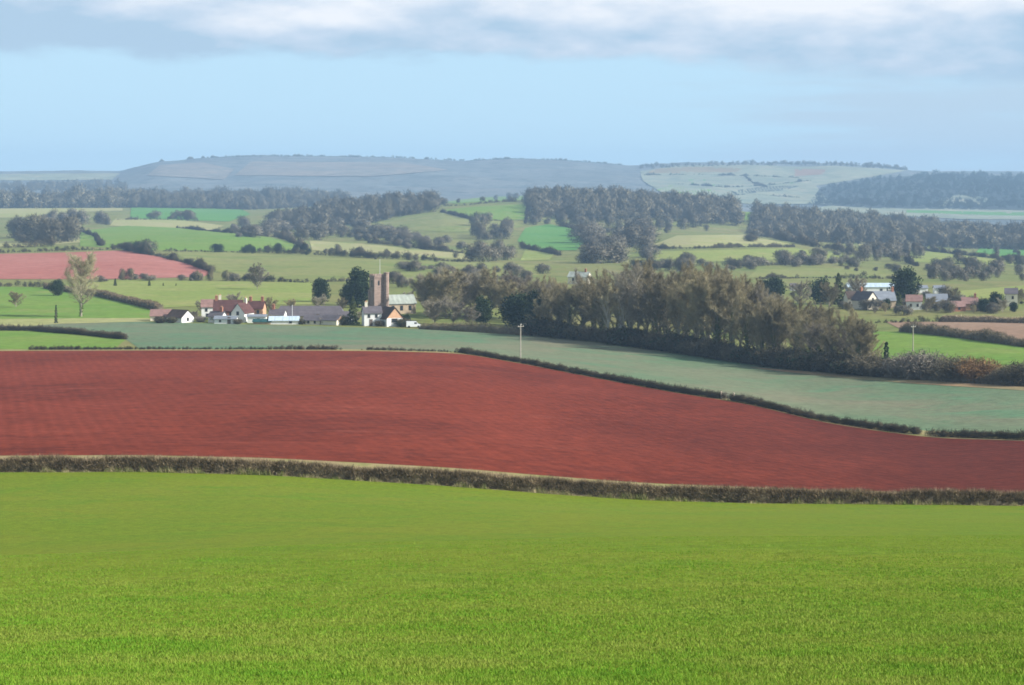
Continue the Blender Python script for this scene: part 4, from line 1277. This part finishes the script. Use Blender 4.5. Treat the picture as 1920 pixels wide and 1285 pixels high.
house('cottage', 'white cottage right of the cottage with the orange gable', 'building', 648, 640, 4.2, 4.0, 2.0, 1.5, 6, 'white', 'slate', wins=[('front', 0.5, 0.8, 0.7, 0.7)], group=VG)
house('barn', 'long low barn with purple grey slate roof below the church', 'barn', 582, 655, 21.0, 7.0, 1.6, 2.6, 1, 'tan', 'slate', hip=1.6, wins=[('front', -6, 0.5, 0.9, 0.8), ('front', 0, 0.5, 0.9, 0.8), ('front', 5, 0.5, 0.9, 0.8)], door=('front', 2.5), group=VG)
house('cottage', 'tan walled cottage with slate roof in front of the long barn', 'building', 588, 634, 5.2, 4.0, 1.3, 1.2, -12, 'cream', 'slate', wins=[('front', -1.0, 0.4, 0.7, 0.6), ('front', 1.0, 0.4, 0.7, 0.6)], group=VG)
house('cottage', 'small cottage with orange gable in front of the long barn, left of the olive conifer', 'building', 624, 632, 5.6, 4.2, 1.5, 1.3, -30, 'cream', 'slate', gable='orangewall', wins=[('end', 0, 0.4, 0.8, 0.7)], group=VG)
house('house', 'white two storey house with chimney right of the olive conifer', 'building', 697, 630, 5.2, 5.2, 3.9, 1.7, 12, 'white', 'slate', chim=(-0.65,), wins=[('front', -1.2, 2.5, 0.8, 0.9), ('front', 1.0, 2.5, 0.8, 0.9), ('front', 1.1, 0.5, 0.8, 0.9)], door=('front', -0.6), chim_m='cream', group=VG)
house('house', 'gabled house with orange gable over white ground floor beside the church', 'building', 731, 629, 6.8, 5.4, 2.5, 3.0, -60, 'white', 'roofbrown', gable='orangewall', wins=[('end', -0.2, 1.3, 2.0, 1.0), ('end', 1.6, 0.2, 0.8, 0.9)], group=VG)
house('outbuilding', 'low red brown building with pale roof edge at the village end of the copse', 'building', 995, 622, 5.5, 4.0, 1.5, 0.5, 2, 'brick', 'cream', group=VG)
house('house', 'pale cream house peeping over the top of the copse', 'building', 1087, 930, 9.0, 6.0, 4.6, 2.0, -20, 'cream', 'roofgreen', dz=-1.3, chim=(0.6,), wins=[('front', -2, 2.8, 1, 1.2), ('front', 1.5, 2.8, 1, 1.2)], group=None)

# white pole in the village
pr = empty('flagpole', wp(548, 640))
tag(pr, 'thin white pole standing beside the pale blue roof', 'pole')
MB().prism(0, 0, 0.11, -0.5, 5.2, 8, 0.07).build('post', M['ceramic'], pr)
MB().prism(0, 0, 0.14, 5.2, 5.4, 8, 0.05).build('finial', M['ceramic'], pr)

# church
cY0 = 692.0
ch = empty('church', wp(709, cY0), math.radians(25))
tag(ch, 'stone church with square tower, stair turret and long nave behind the white houses', 'church')
TH = -(514 - HOR) / F * cY0 - float(hz(709, cY0))
hw = 2.15
tw = MB().box(-hw, hw, -hw, hw, -1, TH - 0.9)
tw.box(-hw - 0.12, hw + 0.12, -hw - 0.12, hw + 0.12, TH - 1.2, TH - 0.95)
to = tw.build('tower', M['sandstone'], ch)
pb = MB()
for s in (-1, 1):
    pb.box(-hw, hw, s * hw - 0.2 + (-0.02 if s > 0 else 0.02), s * hw + 0.2, TH - 0.9, TH - 0.45)
    for q in range(5):
        x = -hw + 0.35 + q * (2 * hw - 0.7) / 4
        pb.box(x - 0.3, x + 0.3, s * hw - 0.18, s * hw + 0.18, TH - 0.45, TH)
        if 0 < q < 4:
            pb.box(s * hw - 0.18, s * hw + 0.18, x - 0.3, x + 0.3, TH - 0.45, TH)
    pb.box(s * hw - 0.19, s * hw + 0.19, -hw + 0.21, hw - 0.21, TH - 0.9, TH - 0.45)
pb.build('parapet', M['sandstone'], to)
for u in (0.0,):
    wb = MB().box(-0.9, -0.35, -hw - 0.05, -hw - 0.003, TH - 3.6, TH - 2.3)
    wb.poly([(-0.9, -hw - 0.05, TH - 2.3), (-0.35, -hw - 0.05, TH - 2.3), (-0.62, -hw - 0.05, TH - 1.9)], [(0, 1, 2)])
    wb.build('belfry_window', M['glass'], to)
    MB().box(-hw - 0.05, -hw - 0.003, -0.5, 0.5, TH - 4.2, TH - 2.0).build('belfry_window', M['glass'], to)
tt = MB().prism(hw - 0.3, -hw - 0.4, 0.85, -1, TH + 0.35, 8, None, math.pi / 8)
tt.prism(hw - 0.3, -hw - 0.4, 0.97, TH + 0.35, TH + 0.6, 8, None, math.pi / 8)
tt.build('stair_turret', M['sandstone'], ch)
fp = MB().prism(0.6, 0, 0.09, TH - 0.9, TH + 4.6, 8, 0.06)
fp.prism(0.6, 0, 0.14, TH + 4.6, TH + 4.8, 8)
fp.build('flagpole', M['ceramic'], ch)
for q in (-1, 1):
    MB().box(q * hw - 0.35, q * hw + 0.35, hw - 0.1, hw + 0.5, -1, TH * 0.6).build('buttress', M['sandstone'], ch)
nv = MB().box(hw + 0.003, hw + 10.0, -2.6, 2.8, -1, 3.4)
nv.poly([(hw + 10.0, -2.6, 3.4), (hw + 10.0, 2.8, 3.4), (hw + 10.0, 0.1, 5.8)], [(0, 1, 2)])
nv.build('nave_wall', M['tan'], ch)
x0, x1 = hw + 0.003, hw + 10.3
MB().poly([(x0, -3.0, 3.1), (x1, -3.0, 3.1), (x1, 0.1, 5.9), (x0, 0.1, 5.9), (x1, 3.2, 3.1), (x0, 3.2, 3.1), (x0, -3.0, 3.28), (x1, -3.0, 3.28), (x1, 0.1, 6.08), (x0, 0.1, 6.08), (x1, 3.2, 3.28), (x0, 3.2, 3.28)],
          [(6, 7, 8, 9), (9, 8, 10, 11), (0, 1, 7, 6), (1, 2, 8, 7), (2, 4, 10, 8), (4, 5, 11, 10)]).build('nave_roof', M['roofgreen'], ch)
for q in range(3):
    u = hw + 2.0 + q * 3.0
    wn = MB().box(u - 0.5, u + 0.5, -2.66, -2.603, 1.0, 2.6).build('nave_window', M['glass'], ch)

# hamlet on the right
house('house', 'white gabled house with steep roof and slate wing beside the dark round tree', 'building', 1622, 770, 8.0, 5.4, 3.4, 3.0, -56, 'cream', 'slate', chim=(-0.5,), wins=[('end', 0, 3.2, 0.9, 1.0), ('end', -1.3, 0.9, 0.9, 1.1), ('end', 1.3, 0.9, 0.9, 1.1)], group=VR)
house('house', 'slate roofed range running right from the white gabled house', 'building', 1654, 778, 8.6, 6.0, 3.0, 3.0, 6, 'tan', 'slate_blue', chim=(0.9,), wins=[('front', -2, 0.9, 0.9, 1.1), ('front', 1.5, 0.9, 0.9, 1.1)], group=VR)
house('house', 'dark brown roofed house left of the white gabled house', 'building', 1598, 785, 5.0, 5.0, 3.4, 2.2, 10, 'cream', 'roofbrown', group=VR)
house('barn', 'long white roofed shed behind the hamlet, left of the dark round tree', 'barn', 1632, 905, 20.0, 7.0, 2.4, 1.4, 0, 'white', 'roofblue', wins=[('front', -4, 0.8, 1.2, 0.8), ('front', 4, 0.8, 1.2, 0.8)], group=VR)
house('house', 'white house with reddish roof right of the dark round tree', 'building', 1714, 765, 5.6, 5.0, 3.2, 2.0, -10, 'white', 'roofpink', wins=[('front', -1.2, 1.2, 0.8, 0.9), ('front', 1.2, 1.2, 0.8, 0.9)], group=VR)
house('house', 'grey roofed house among bare trees in the right hamlet', 'building', 1756, 775, 7.5, 5.0, 2.6, 2.4, -4, 'tan', 'slate_blue', wins=[('front', 0, 0.8, 1.0, 1.0)], group=VR)
house('bungalow', 'white bungalow in the field right of the dark round tree, left of two', 'building', 1730, 900, 3.6, 4.0, 2.2, 1.0, 0, 'white', 'slate_blue', group=VR)
house('bungalow', 'white bungalow in the field right of the dark round tree, right of two', 'building', 1761, 900, 4.6, 4.0, 2.2, 1.0, 0, 'white', 'slate_blue', wins=[('front', 0, 0.7, 1.0, 0.9)], group=VR)
house('house', 'red brick house at the right of the hamlet, taller of the brick pair', 'building', 1818, 760, 5.5, 5.0, 2.4, 2.0, -8, 'orangewall', 'roofpink', chim=(0.7,), wins=[('front', 0.5, 0.8, 0.9, 0.9)], group=VR)
house('house', 'red brick house at the right of the hamlet, lower of the brick pair', 'building', 1795, 752, 4.6, 4.5, 1.8, 1.6, 6, 'brick', 'roofpink', wins=[('front', 0, 0.6, 0.9, 0.8)], group=VR)
house('house', 'white house half hidden by dark trees at the right edge', 'building', 1896, 790, 4.5, 5.0, 4.6, 1.8, -12, 'cream', 'slate', wins=[('front', 0.5, 2.6, 0.8, 1.0)], group=VR)
house('outbuilding', 'tiny white outbuilding above the copse left of the hamlet', 'building', 1487, 905, 2.4, 3.0, 2.0, 1.0, 0, 'white', 'slate', group=VR)

grow('ever1', 'evergreen_tree', 1698, 800, 500, 'big dark round evergreen tree in the right hamlet', Hp=10.6, sxy=0.95, rz=1.0)
hamlet = [(1572, 800, 512, 'conifer', 'conifer_tree', 'dark pointed conifer left of the hamlet roofs'), (1538, 800, 522, 'ever0', 'evergreen_tree', 'small dark evergreen above the right end of the copse'), (1452, 820, 519, 'ever0', 'evergreen_tree', 'dark evergreen bush above the middle of the copse'),
          (1432, 830, 524, 'ever1', 'evergreen_tree', 'green bush beside the evergreen above the copse'), (1686, 758, 548, 'conifer', 'conifer_tree', 'green conifer in front of the dark round tree'), (1662, 762, 560, 'ever0', 'evergreen_tree', 'dark bush below the slate roofed range'),
          (1868, 752, 548, 'ever0', 'evergreen_tree', 'dark evergreen at the right edge, tallest of the trio'), (1845, 742, 560, 'ever1', 'evergreen_tree', 'dark evergreen at the right edge, lowest of the trio'), (1900, 745, 566, 'ever0', 'evergreen_tree', 'dark evergreen at the right edge, nearest the frame'),
          (1606, 800, 520, 'round3', 'bare_tree', 'orange brown bare tree behind the white gabled house'), (1745, 750, 556, 'round0', 'bare_tree', 'grey bare tree in front of the grey roofed house'), (1772, 748, 560, 'round1', 'bare_tree', 'grey bare tree between grey roof and brick pair'),
          (1790, 820, 540, 'round2', 'bare_tree', 'bare tree behind the brick pair'), (1910, 800, 540, 'round2', 'bare_tree', 'bare tree behind the white house at the right edge'), (1640, 740, 575, 'round1', 'bare_tree', 'low bare tree in the garden of the white gabled house'), (1680, 735, 580, 'round3', 'bare_tree', 'low bare tree below the dark round tree'),
          (1500, 780, 528, 'round1', 'bare_tree', 'grey bare tree behind the right end of the copse'), (1555, 770, 530, 'round0', 'bare_tree', 'bare tree left of the hamlet roofs'), (1720, 740, 586, 'round1', 'bare_tree', 'low bare tree below the white house with reddish roof')]
for px, Y, tp, key in ((1590, 745, 566, 'round2'), (1660, 742, 568, 'round0'), (1700, 738, 572, 'round3'), (1738, 742, 566, 'round1'), (1785, 738, 570, 'round0'), (1826, 735, 572, 'round2'), (1880, 740, 560, 'round1')):
    hamlet.append((px, Y, tp, key, 'bare_tree', 'small bare garden tree in front of the right hamlet houses'))
for px, Y, tp, key, nm, lab in hamlet:
    grow(key, nm, px, Y, tp, lab, 'tree', 'garden trees of the right hamlet' if 'garden tree' in lab else None, Hp=9.5 if key == 'conifer' else 10.5, sxy=1.1)

for px, Y, tp, key in ((300, 632, 592, 'scrub0'), (322, 633, 594, 'ivybush'), (366, 650, 584, 'round3'), (376, 640, 592, 'scrub1'), (408, 640, 588, 'ivybush'), (446, 632, 597, 'scrub0'), (508, 645, 590, 'scrub1'), (566, 633, 597, 'ivybush'), (606, 633, 594, 'scrub1'), (640, 632, 590, 'ivybush'), (670, 640, 584, 'round1'), (712, 626, 600, 'scrub0'), (756, 626, 596, 'ivybush'), (640, 700, 560, 'round2'), (546, 690, 562, 'round0'), (376, 690, 566, 'round1'), (506, 680, 560, 'round2'), (440, 690, 552, 'round3'), (598, 690, 556, 'round1'), (768, 720, 548, 'round3')):
    grow(key, 'garden_shrub', px, Y, tp, 'small garden shrub among the houses of the church village', 'shrub', 'garden shrubs in the village', Hp=10 if key.startswith('round') else 2.9, sxy=1.1)


def utility_pole(px, Y, H, label, cross=True):
    r = empty('utility_pole', wp(px, Y), 0.5)
    tag(r, label, 'pole')
    MB().prism(0, 0, 0.15, -0.6, H, 10, 0.10).build('post', M['polewood'], r)
    if cross:
        MB().box(-0.75, 0.75, -0.14, -0.103, H - 0.55, H - 0.42).build('crossarm', M['polewood'], r)
        for x in (-0.65, 0.0, 0.65):
            MB().prism(x, -0.12, 0.05, H - 0.418, H - 0.22, 8, 0.035).build('insulator', M['ceramic'], r)
    return r


utility_pole(976, 470, 7.6, 'pale wooden utility pole standing in the crop behind the dark sloping hedge')
utility_pole(1712, 560, 7.0, 'pale utility pole in the bright meadow at the right')

# white van by the houses
vx = empty('parked_van', wp(775, 622), math.radians(8))
tag(vx, 'small white van parked right of the gabled house', 'van')
prof = [(-2.1, 0.35), (2.1, 0.35), (2.15, 0.95), (1.35, 1.15), (0.85, 1.85), (-2.05, 1.9)]
n = len(prof)
MB().poly([(x, -0.85, z) for x, z in prof] + [(x, 0.85, z) for x, z in prof], [tuple(range(n)), tuple(range(2 * n - 1, n - 1, -1))] + [((i + 1) % n, i, n + i, n + (i + 1) % n) for i in range(n)]).build('body', M['paint'], vx)
MB().poly([(1.42, -0.7, 1.19), (1.42, 0.7, 1.19), (0.95, 0.65, 1.80), (0.95, -0.65, 1.80)], [(0, 1, 2, 3)]).build('windscreen', M['glass'], vx)
MB().box(0.2, 0.95, -0.86, -0.853, 1.15, 1.62).build('side_window', M['glass'], vx)
for x in (-1.35, 1.4):
    for y in (-0.86, 0.66):
        v = [(x + math.cos(t) * 0.33, y + d, 0.33 + math.sin(t) * 0.33) for d in (0, 0.2) for t in np.linspace(0, 2 * math.pi, 14, endpoint=False)]
        wl = MB().poly(v, [tuple(range(14)), tuple(range(27, 13, -1))] + [((i + 1) % 14, i, 14 + i, 14 + (i + 1) % 14) for i in range(14)]).build('wheel', M['tyre'], vx)

# field gate at the gap in the sloping hedge
gp = along(L_hedge2, 1364, 1364, 1)[0]
gt = empty('field_gate', wp(gp[0], gp[1] + 0.6), math.radians(-52))
tag(gt, 'pale timber gate in the gap of the dark sloping hedge', 'gate')
rl = MB()
for q in range(5):
    rl.box(-1.5, 1.5, -0.03, 0.03, 0.2 + q * 0.25, 0.3 + q * 0.25)
rl.build('rails', M['fieldgate'], gt)
for x in (-1.65, 1.65):
    MB().box(x - 0.1, x + 0.1, -0.1, 0.1, -0.4, 1.5).build('gate_post', M['fieldgate'], gt)

# ------------------------------------------------------------------ hillside trees and woods
def wood_mass(name, label, poly, ymin, spacing, h, m='wood', seed=1, deep=0.0, tri=600, hvar=0.3):
    """a wood that reads as one mass: many crowns scattered over the ground inside a pixel outline, one object"""
    rng = np.random.default_rng(seed)
    wpoly = []
    for (x1, y1), (x2, y2) in zip(poly, poly[1:] + poly[:1]):
        k = max(1, int(math.hypot(x2 - x1, (y2 - y1) * 3) / 14))
        for t in range(k):
            px = x1 + (x2 - x1) * t / k
            wpoly.append((px, hit(px, y1 + (y2 - y1) * t / k, ymin)))
    pl = np.array([((p - CX) / F * y, y) for p, y in wpoly])
    if deep:
        c = pl[:, 1].mean()
        pl[:, 1] = np.where(pl[:, 1] > c, pl[:, 1] + deep, pl[:, 1])
    lo, hi = pl.min(0), pl.max(0)
    nx, ny = int((hi[0] - lo[0]) / spacing) + 1, int((hi[1] - lo[1]) / spacing) + 1
    gx, gy = np.meshgrid(lo[0] + np.arange(nx) * spacing, lo[1] + np.arange(ny) * spacing)
    gx = (gx + rng.uniform(-.5, .5, gx.shape) * spacing).ravel(); gy = (gy + rng.uniform(-.5, .5, gy.shape) * spacing).ravel()
    k = inside(pl, gx, gy)
    gx, gy = gx[k], gy[k]
    prot = []
    for q in range(5):
        prot.append(far_crown(300 + q, tri, 1.5 if tri > 100 else 3.0, 0.6 if tri > 100 else 1.4))
    V, NR = [], []
    for x, y in zip(gx, gy):
        s = h / 10.5 * (1 + hvar * rng.normal() + 0.25 * vnoise(x / 60, y / 60, seed) * 2)
        s = max(0.35 * h / 10.5, s)
        a = rng.random() * 6.28
        v, _, nv_ = prot[rng.integers(5)]
        NR.append(turn(nv_, a))
        ca, sa = math.cos(a) * s, math.sin(a) * s
        V.append(np.stack([x + v[:, 0] * ca - v[:, 1] * sa, y + v[:, 0] * sa + v[:, 1] * ca, float(gz(x, y)) + v[:, 2] * s - 0.3], -1))
    V = np.concatenate(V)
    o = link(name, mesh_np(name, V, np.arange(len(V)).reshape(-1, 3)), M[m])
    set_dome(o.data, np.concatenate(NR))
    tag(o, label, 'woodland', None, 'stuff')
    return o


wood_mass('woodland', 'hazy bare woodland along the left edge under the ridge', [(-150, 392), (240, 390), (240, 380), (-150, 381)], 2500, 15, 18, seed=2, deep=150)
wood_mass('woodland', 'straight edged band of bare woodland under the long ridge', [(244, 390), (480, 394), (640, 386), (640, 379), (244, 379)], 2500, 15, 18, seed=3, deep=150)
wood_mass('woodland', 'bare woodland covering the spur left of the crest fields', [(500, 426), (560, 430), (690, 422), (745, 407), (820, 398), (815, 384), (720, 388), (600, 398)], 1700, 12, 14, seed=4, deep=40)
wood_mass('woodland', 'dark mound of woodland on the middle crest', [(985, 400), (1050, 408), (1120, 420), (1200, 414), (1290, 418), (1385, 426), (1390, 399), (1250, 383), (1100, 375), (995, 377)], 1700, 12, 15, seed=5, deep=60)
wood_mass('woodland', 'long band of woodland on the right hillside', [(1405, 437), (1500, 452), (1580, 458), (1700, 462), (1830, 468), (2060, 474), (2060, 448), (1920, 444), (1700, 431), (1500, 411), (1430, 406)], 1500, 13, 15, seed=6, deep=60)
wood_mass('woodland', 'distant woodland darkening the right hand hill', [(1525, 384), (1640, 391), (2060, 395), (2060, 333), (1920, 331), (1740, 329), (1640, 337), (1545, 352)], 3600, 26, 12, m='farever', seed=7, tri=90)
wood_mass('woodland', 'distant trees along the skyline of the right ridge', [(1200, 318), (1400, 311), (1560, 311), (1700, 320), (1700, 316), (1560, 307.5), (1400, 306), (1200, 311)], 5400, 30, 10, seed=8, tri=90)
far_hedge('skyline_trees', 'thin line of trees along the skyline of the long blue ridge', [(262, 311), (290, 304.6), (370, 297), (480, 293.5), (600, 294), (720, 295.5), (800, 299), (870, 302.5), (960, 298.5), (1080, 302.5), (1180, 312)], 7.0, 5600, seed=51, m='wood', gaps=0.3)
wood_mass('woodland', 'blue woodland on the low ground left of the long ridge', [(-150, 362), (240, 360), (235, 344), (100, 346), (-150, 349)], 3600, 20, 10, seed=9, tri=90)



def clump(label, group, pts, m='wood', ymin=0, wide=1.0, name='bare_tree'):
    for px, row, h in pts:
        bush = 'bush' in name
        far_tree(px, row, h * (1.12 if bush else 1.05), m, label, group, name, ymin, wide * (random.uniform(1.15, 1.85) if bush else random.uniform(0.9, 1.3)))


def spread(x0, x1, r0, r1, n, h, seed, curve=None):
    g = random.Random(seed)
    out = []
    for i in range(n):
        t = g.random() if n > 6 else (i + g.random()) / n
        px = x0 + (x1 - x0) * t
        row = r0 + (r1 - r0) * g.random() if curve is None else curve(t) + (r1 - r0) * (g.random() - 0.5)
        out.append((px, row, h * g.choice((0.55, 0.75, 0.95, 1.1, 1.3)) * g.uniform(0.85, 1.1)))
    return out


clump('bare tree of the dark clump on the far left hillside', 'dark clump at far left', spread(28, 140, 446, 458, 16, 40, 1), 'wood', 1000)
clump('pale bare tree on the slope behind the dark left clump', 'pale trees behind the left clump', spread(60, 205, 416, 422, 14, 22, 2), 'fargrey', 1500)
clump('dark evergreen tree at the corner of the far pink field', 'evergreens by the pink field', [(246, 472, 22), (258, 474, 26), (270, 477, 22), (240, 470, 16)], 'farever', 900, name='evergreen_tree')
clump('grey bare tree rising from the hedge by the pink field corner', None, [(276, 476, 34)], 'fargrey', 900)
clump('small dark tree in the long hedge below the green hillside', 'hedgerow trees below the green hillside', spread(345, 590, 472, 477, 13, 17, 3, lambda t: 472 + 5 * t), 'farever', 900, name='hedgerow_tree')
clump('small grey tree in the hedge behind the church', 'hedgerow trees behind the church', spread(610, 870, 480, 492, 16, 14, 4, lambda t: 480 + 11 * t), 'wood', 900, name='hedgerow_tree')
clump('grey bush in the scrubby belt below the spur wood', 'scrub belt below the spur wood', spread(410, 690, 428, 446, 34, 20, 5), 'fargrey', 1300, name='grey_bush')
clump('grey bush beside the strip of green field on the left', 'bushes on the left green strip', spread(285, 370, 411, 413, 8, 15, 6), 'wood', 1600, name='grey_bush')
clump('pale grey bush on the slope under the olive field', 'bushes under the olive field', spread(690, 880, 448, 472, 26, 22, 7, lambda t: 446 + 24 * t), 'fargrey', 1200, name='grey_bush')
clump('large grey bare tree right of the pale strip', 'grey trees right of the pale strip', [(885, 490, 34), (905, 491, 38), (925, 490, 36), (945, 488, 34), (900, 480, 34), (935, 478, 32), (958, 484, 26)], 'fargrey', 1000)
clump('bare tree in the gap between olive field and emerald field', 'trees left of the emerald field', spread(890, 990, 420, 452, 14, 28, 8), 'wood', 1300)
clump('bare tree on the slope between the emerald field and the crest wood', 'trees above the emerald field', spread(1000, 1110, 402, 428, 14, 26, 9), 'wood', 1600)
clump('grey bush in the thicket right of the emerald field', 'thicket right of the emerald field', spread(1090, 1225, 436, 500, 40, 30, 10), 'fargrey', 900, name='grey_bush')
clump('dark blue green tree behind the top of the copse', 'dark trees behind the copse', [(1205, 508, 26), (1222, 506, 24), (1190, 506, 22)], 'farever', 850, name='evergreen_tree')
clump('bare tree between crest wood and the thicket', 'trees below the crest wood', spread(1120, 1330, 424, 440, 22, 26, 11), 'wood', 1300)
clump('grey bush in the wide hedge below the yellow field', 'bushes below the yellow field', spread(1400, 1600, 494, 502, 16, 20, 12), 'fargrey', 850, name='grey_bush')
clump('grey tree in the belt above the right hamlet', 'tree belt above the right hamlet', spread(1590, 1720, 470, 492, 24, 26, 13), 'fargrey', 900)
clump('bare tree on the far bank behind the right hamlet', 'trees behind the right hamlet', spread(1730, 1930, 512, 528, 24, 24, 14), 'fargrey', 800)
clump('small bare tree dotted along the far right hedge', 'hedgerow trees at far right', spread(1660, 1910, 462, 488, 10, 13, 15, lambda t: 460 + 28 * t), 'wood', 1000, name='hedgerow_tree')
clump('bush along the edge of the long wood on the right', 'bushes edging the right wood', spread(1405, 1600, 440, 478, 18, 18, 16, lambda t: 440 + 38 * t), 'wood', 1100, name='grey_bush')
clump('grey bare tree behind the village trees', 'bare trees behind the village', spread(730, 1010, 528, 540, 14, 24, 17), 'fargrey', 780)
clump('grey bush on the rough ground under the spur wood', 'scrub under the spur wood', spread(560, 760, 436, 452, 26, 20, 31), 'wood', 1300, name='grey_bush')
clump('brown bush on the bank above the church', 'bushes on the bank above the church', spread(740, 1020, 505, 524, 24, 18, 32), 'fargrey', 850, name='brown_bush')
clump('brown bush on the valley floor left of the pasture tree', 'bushes on the left valley floor', spread(170, 470, 522, 530, 16, 13, 33), 'fargrey', 850, name='brown_bush')
clump('brown bush in the hollow behind the copse', 'bushes in the hollow behind the copse', spread(1230, 1420, 496, 512, 22, 20, 34), 'wood', 850, name='brown_bush')
clump('brown bush on the slope above the right hamlet', 'bushes above the right hamlet', spread(1580, 1930, 494, 512, 30, 16, 35), 'wood', 850, name='brown_bush')
clump('brown bush in the gardens of the right hamlet', 'bushes in the right hamlet', spread(1580, 1930, 560, 592, 30, 22, 36), 'fargrey', 650, name='garden_bush')
clump('small bare tree on the crest beside the bright field', 'trees on the crest', [(905, 378, 12), (930, 376, 12), (955, 375, 15), (968, 374, 14), (860, 381, 10), (832, 384, 16)], 'wood', 1800, name='hedgerow_tree')

# ------------------------------------------------------------------ foreground grass
rng = np.random.default_rng(77)
n = 640000
u = rng.random(n)
Yt = 20.0 * (112.0 / 20.0) ** u
pxt = rng.uniform(-260, 2180, n)
xt = (pxt - CX) / F * Yt
zt = hz(pxt, Yt)
keep = rng.random(n) < np.clip(0.8 + 1.0 * vnoise(xt / 0.16, Yt / 0.3, 31), 0.25, 1) * (1 - 0.97 * sstep(48, 106, Yt + 8 * vnoise(xt / 4, Yt / 9, 35)))
xt, Yt, zt = xt[keep], Yt[keep], zt[keep]
n = len(xt)
Vs, Fs_, cnt = [], [], 0
for b in range(3):
    base = np.stack([xt + rng.normal(size=n) * 0.02, Yt + rng.normal(size=n) * 0.03, zt], -1)
    dr = np.array([0, 0, 1.0]) + rng.normal(size=(n, 3)) * np.array([0.5, 0.5, 0.1])
    ln = (0.050 + 0.012 * vnoise(xt / 1.2, Yt / 2.2, 33) * 2) * (1 - 0.7 * sstep(30, 80, Yt)) * rng.uniform(0.55, 1.35, n)
    wd = 0.009 * (Yt / 25) ** 0.7 * rng.uniform(0.8, 1.6, n)
    v, f = slivers(base, dr, ln, wd, rng)
    Vs.append(v); Fs_.append(f + cnt); cnt += len(v)
g = link('grass', mesh_np('grass', np.concatenate(Vs), np.concatenate(Fs_)), M['grass_blade'])
tag(g, 'short bright green crop blades covering the near slope', 'grass', None, 'stuff')

# ------------------------------------------------------------------ air
hb = MB().box(-9500, 9500, -120, 7700, float(ZG.min()) - 8, float(ZG.max()) + 25).build('haze', None)
m, t = newmat('haze')
pv = t.n('ShaderNodeVolumePrincipled')
pv.inputs['Color'].default_value = (0.48, 0.73, 1.0, 1)
pv.inputs['Density'].default_value = 1.3e-4
pv.inputs['Anisotropy'].default_value = 0.0
ou = t.n('ShaderNodeOutputMaterial')
t.l(pv.outputs[0], ou.inputs['Volume'])
hb.data.materials.clear()
hb.data.materials.append(m)
tag(hb, 'pale blue haze filling the valley', 'haze', None, 'stuff')
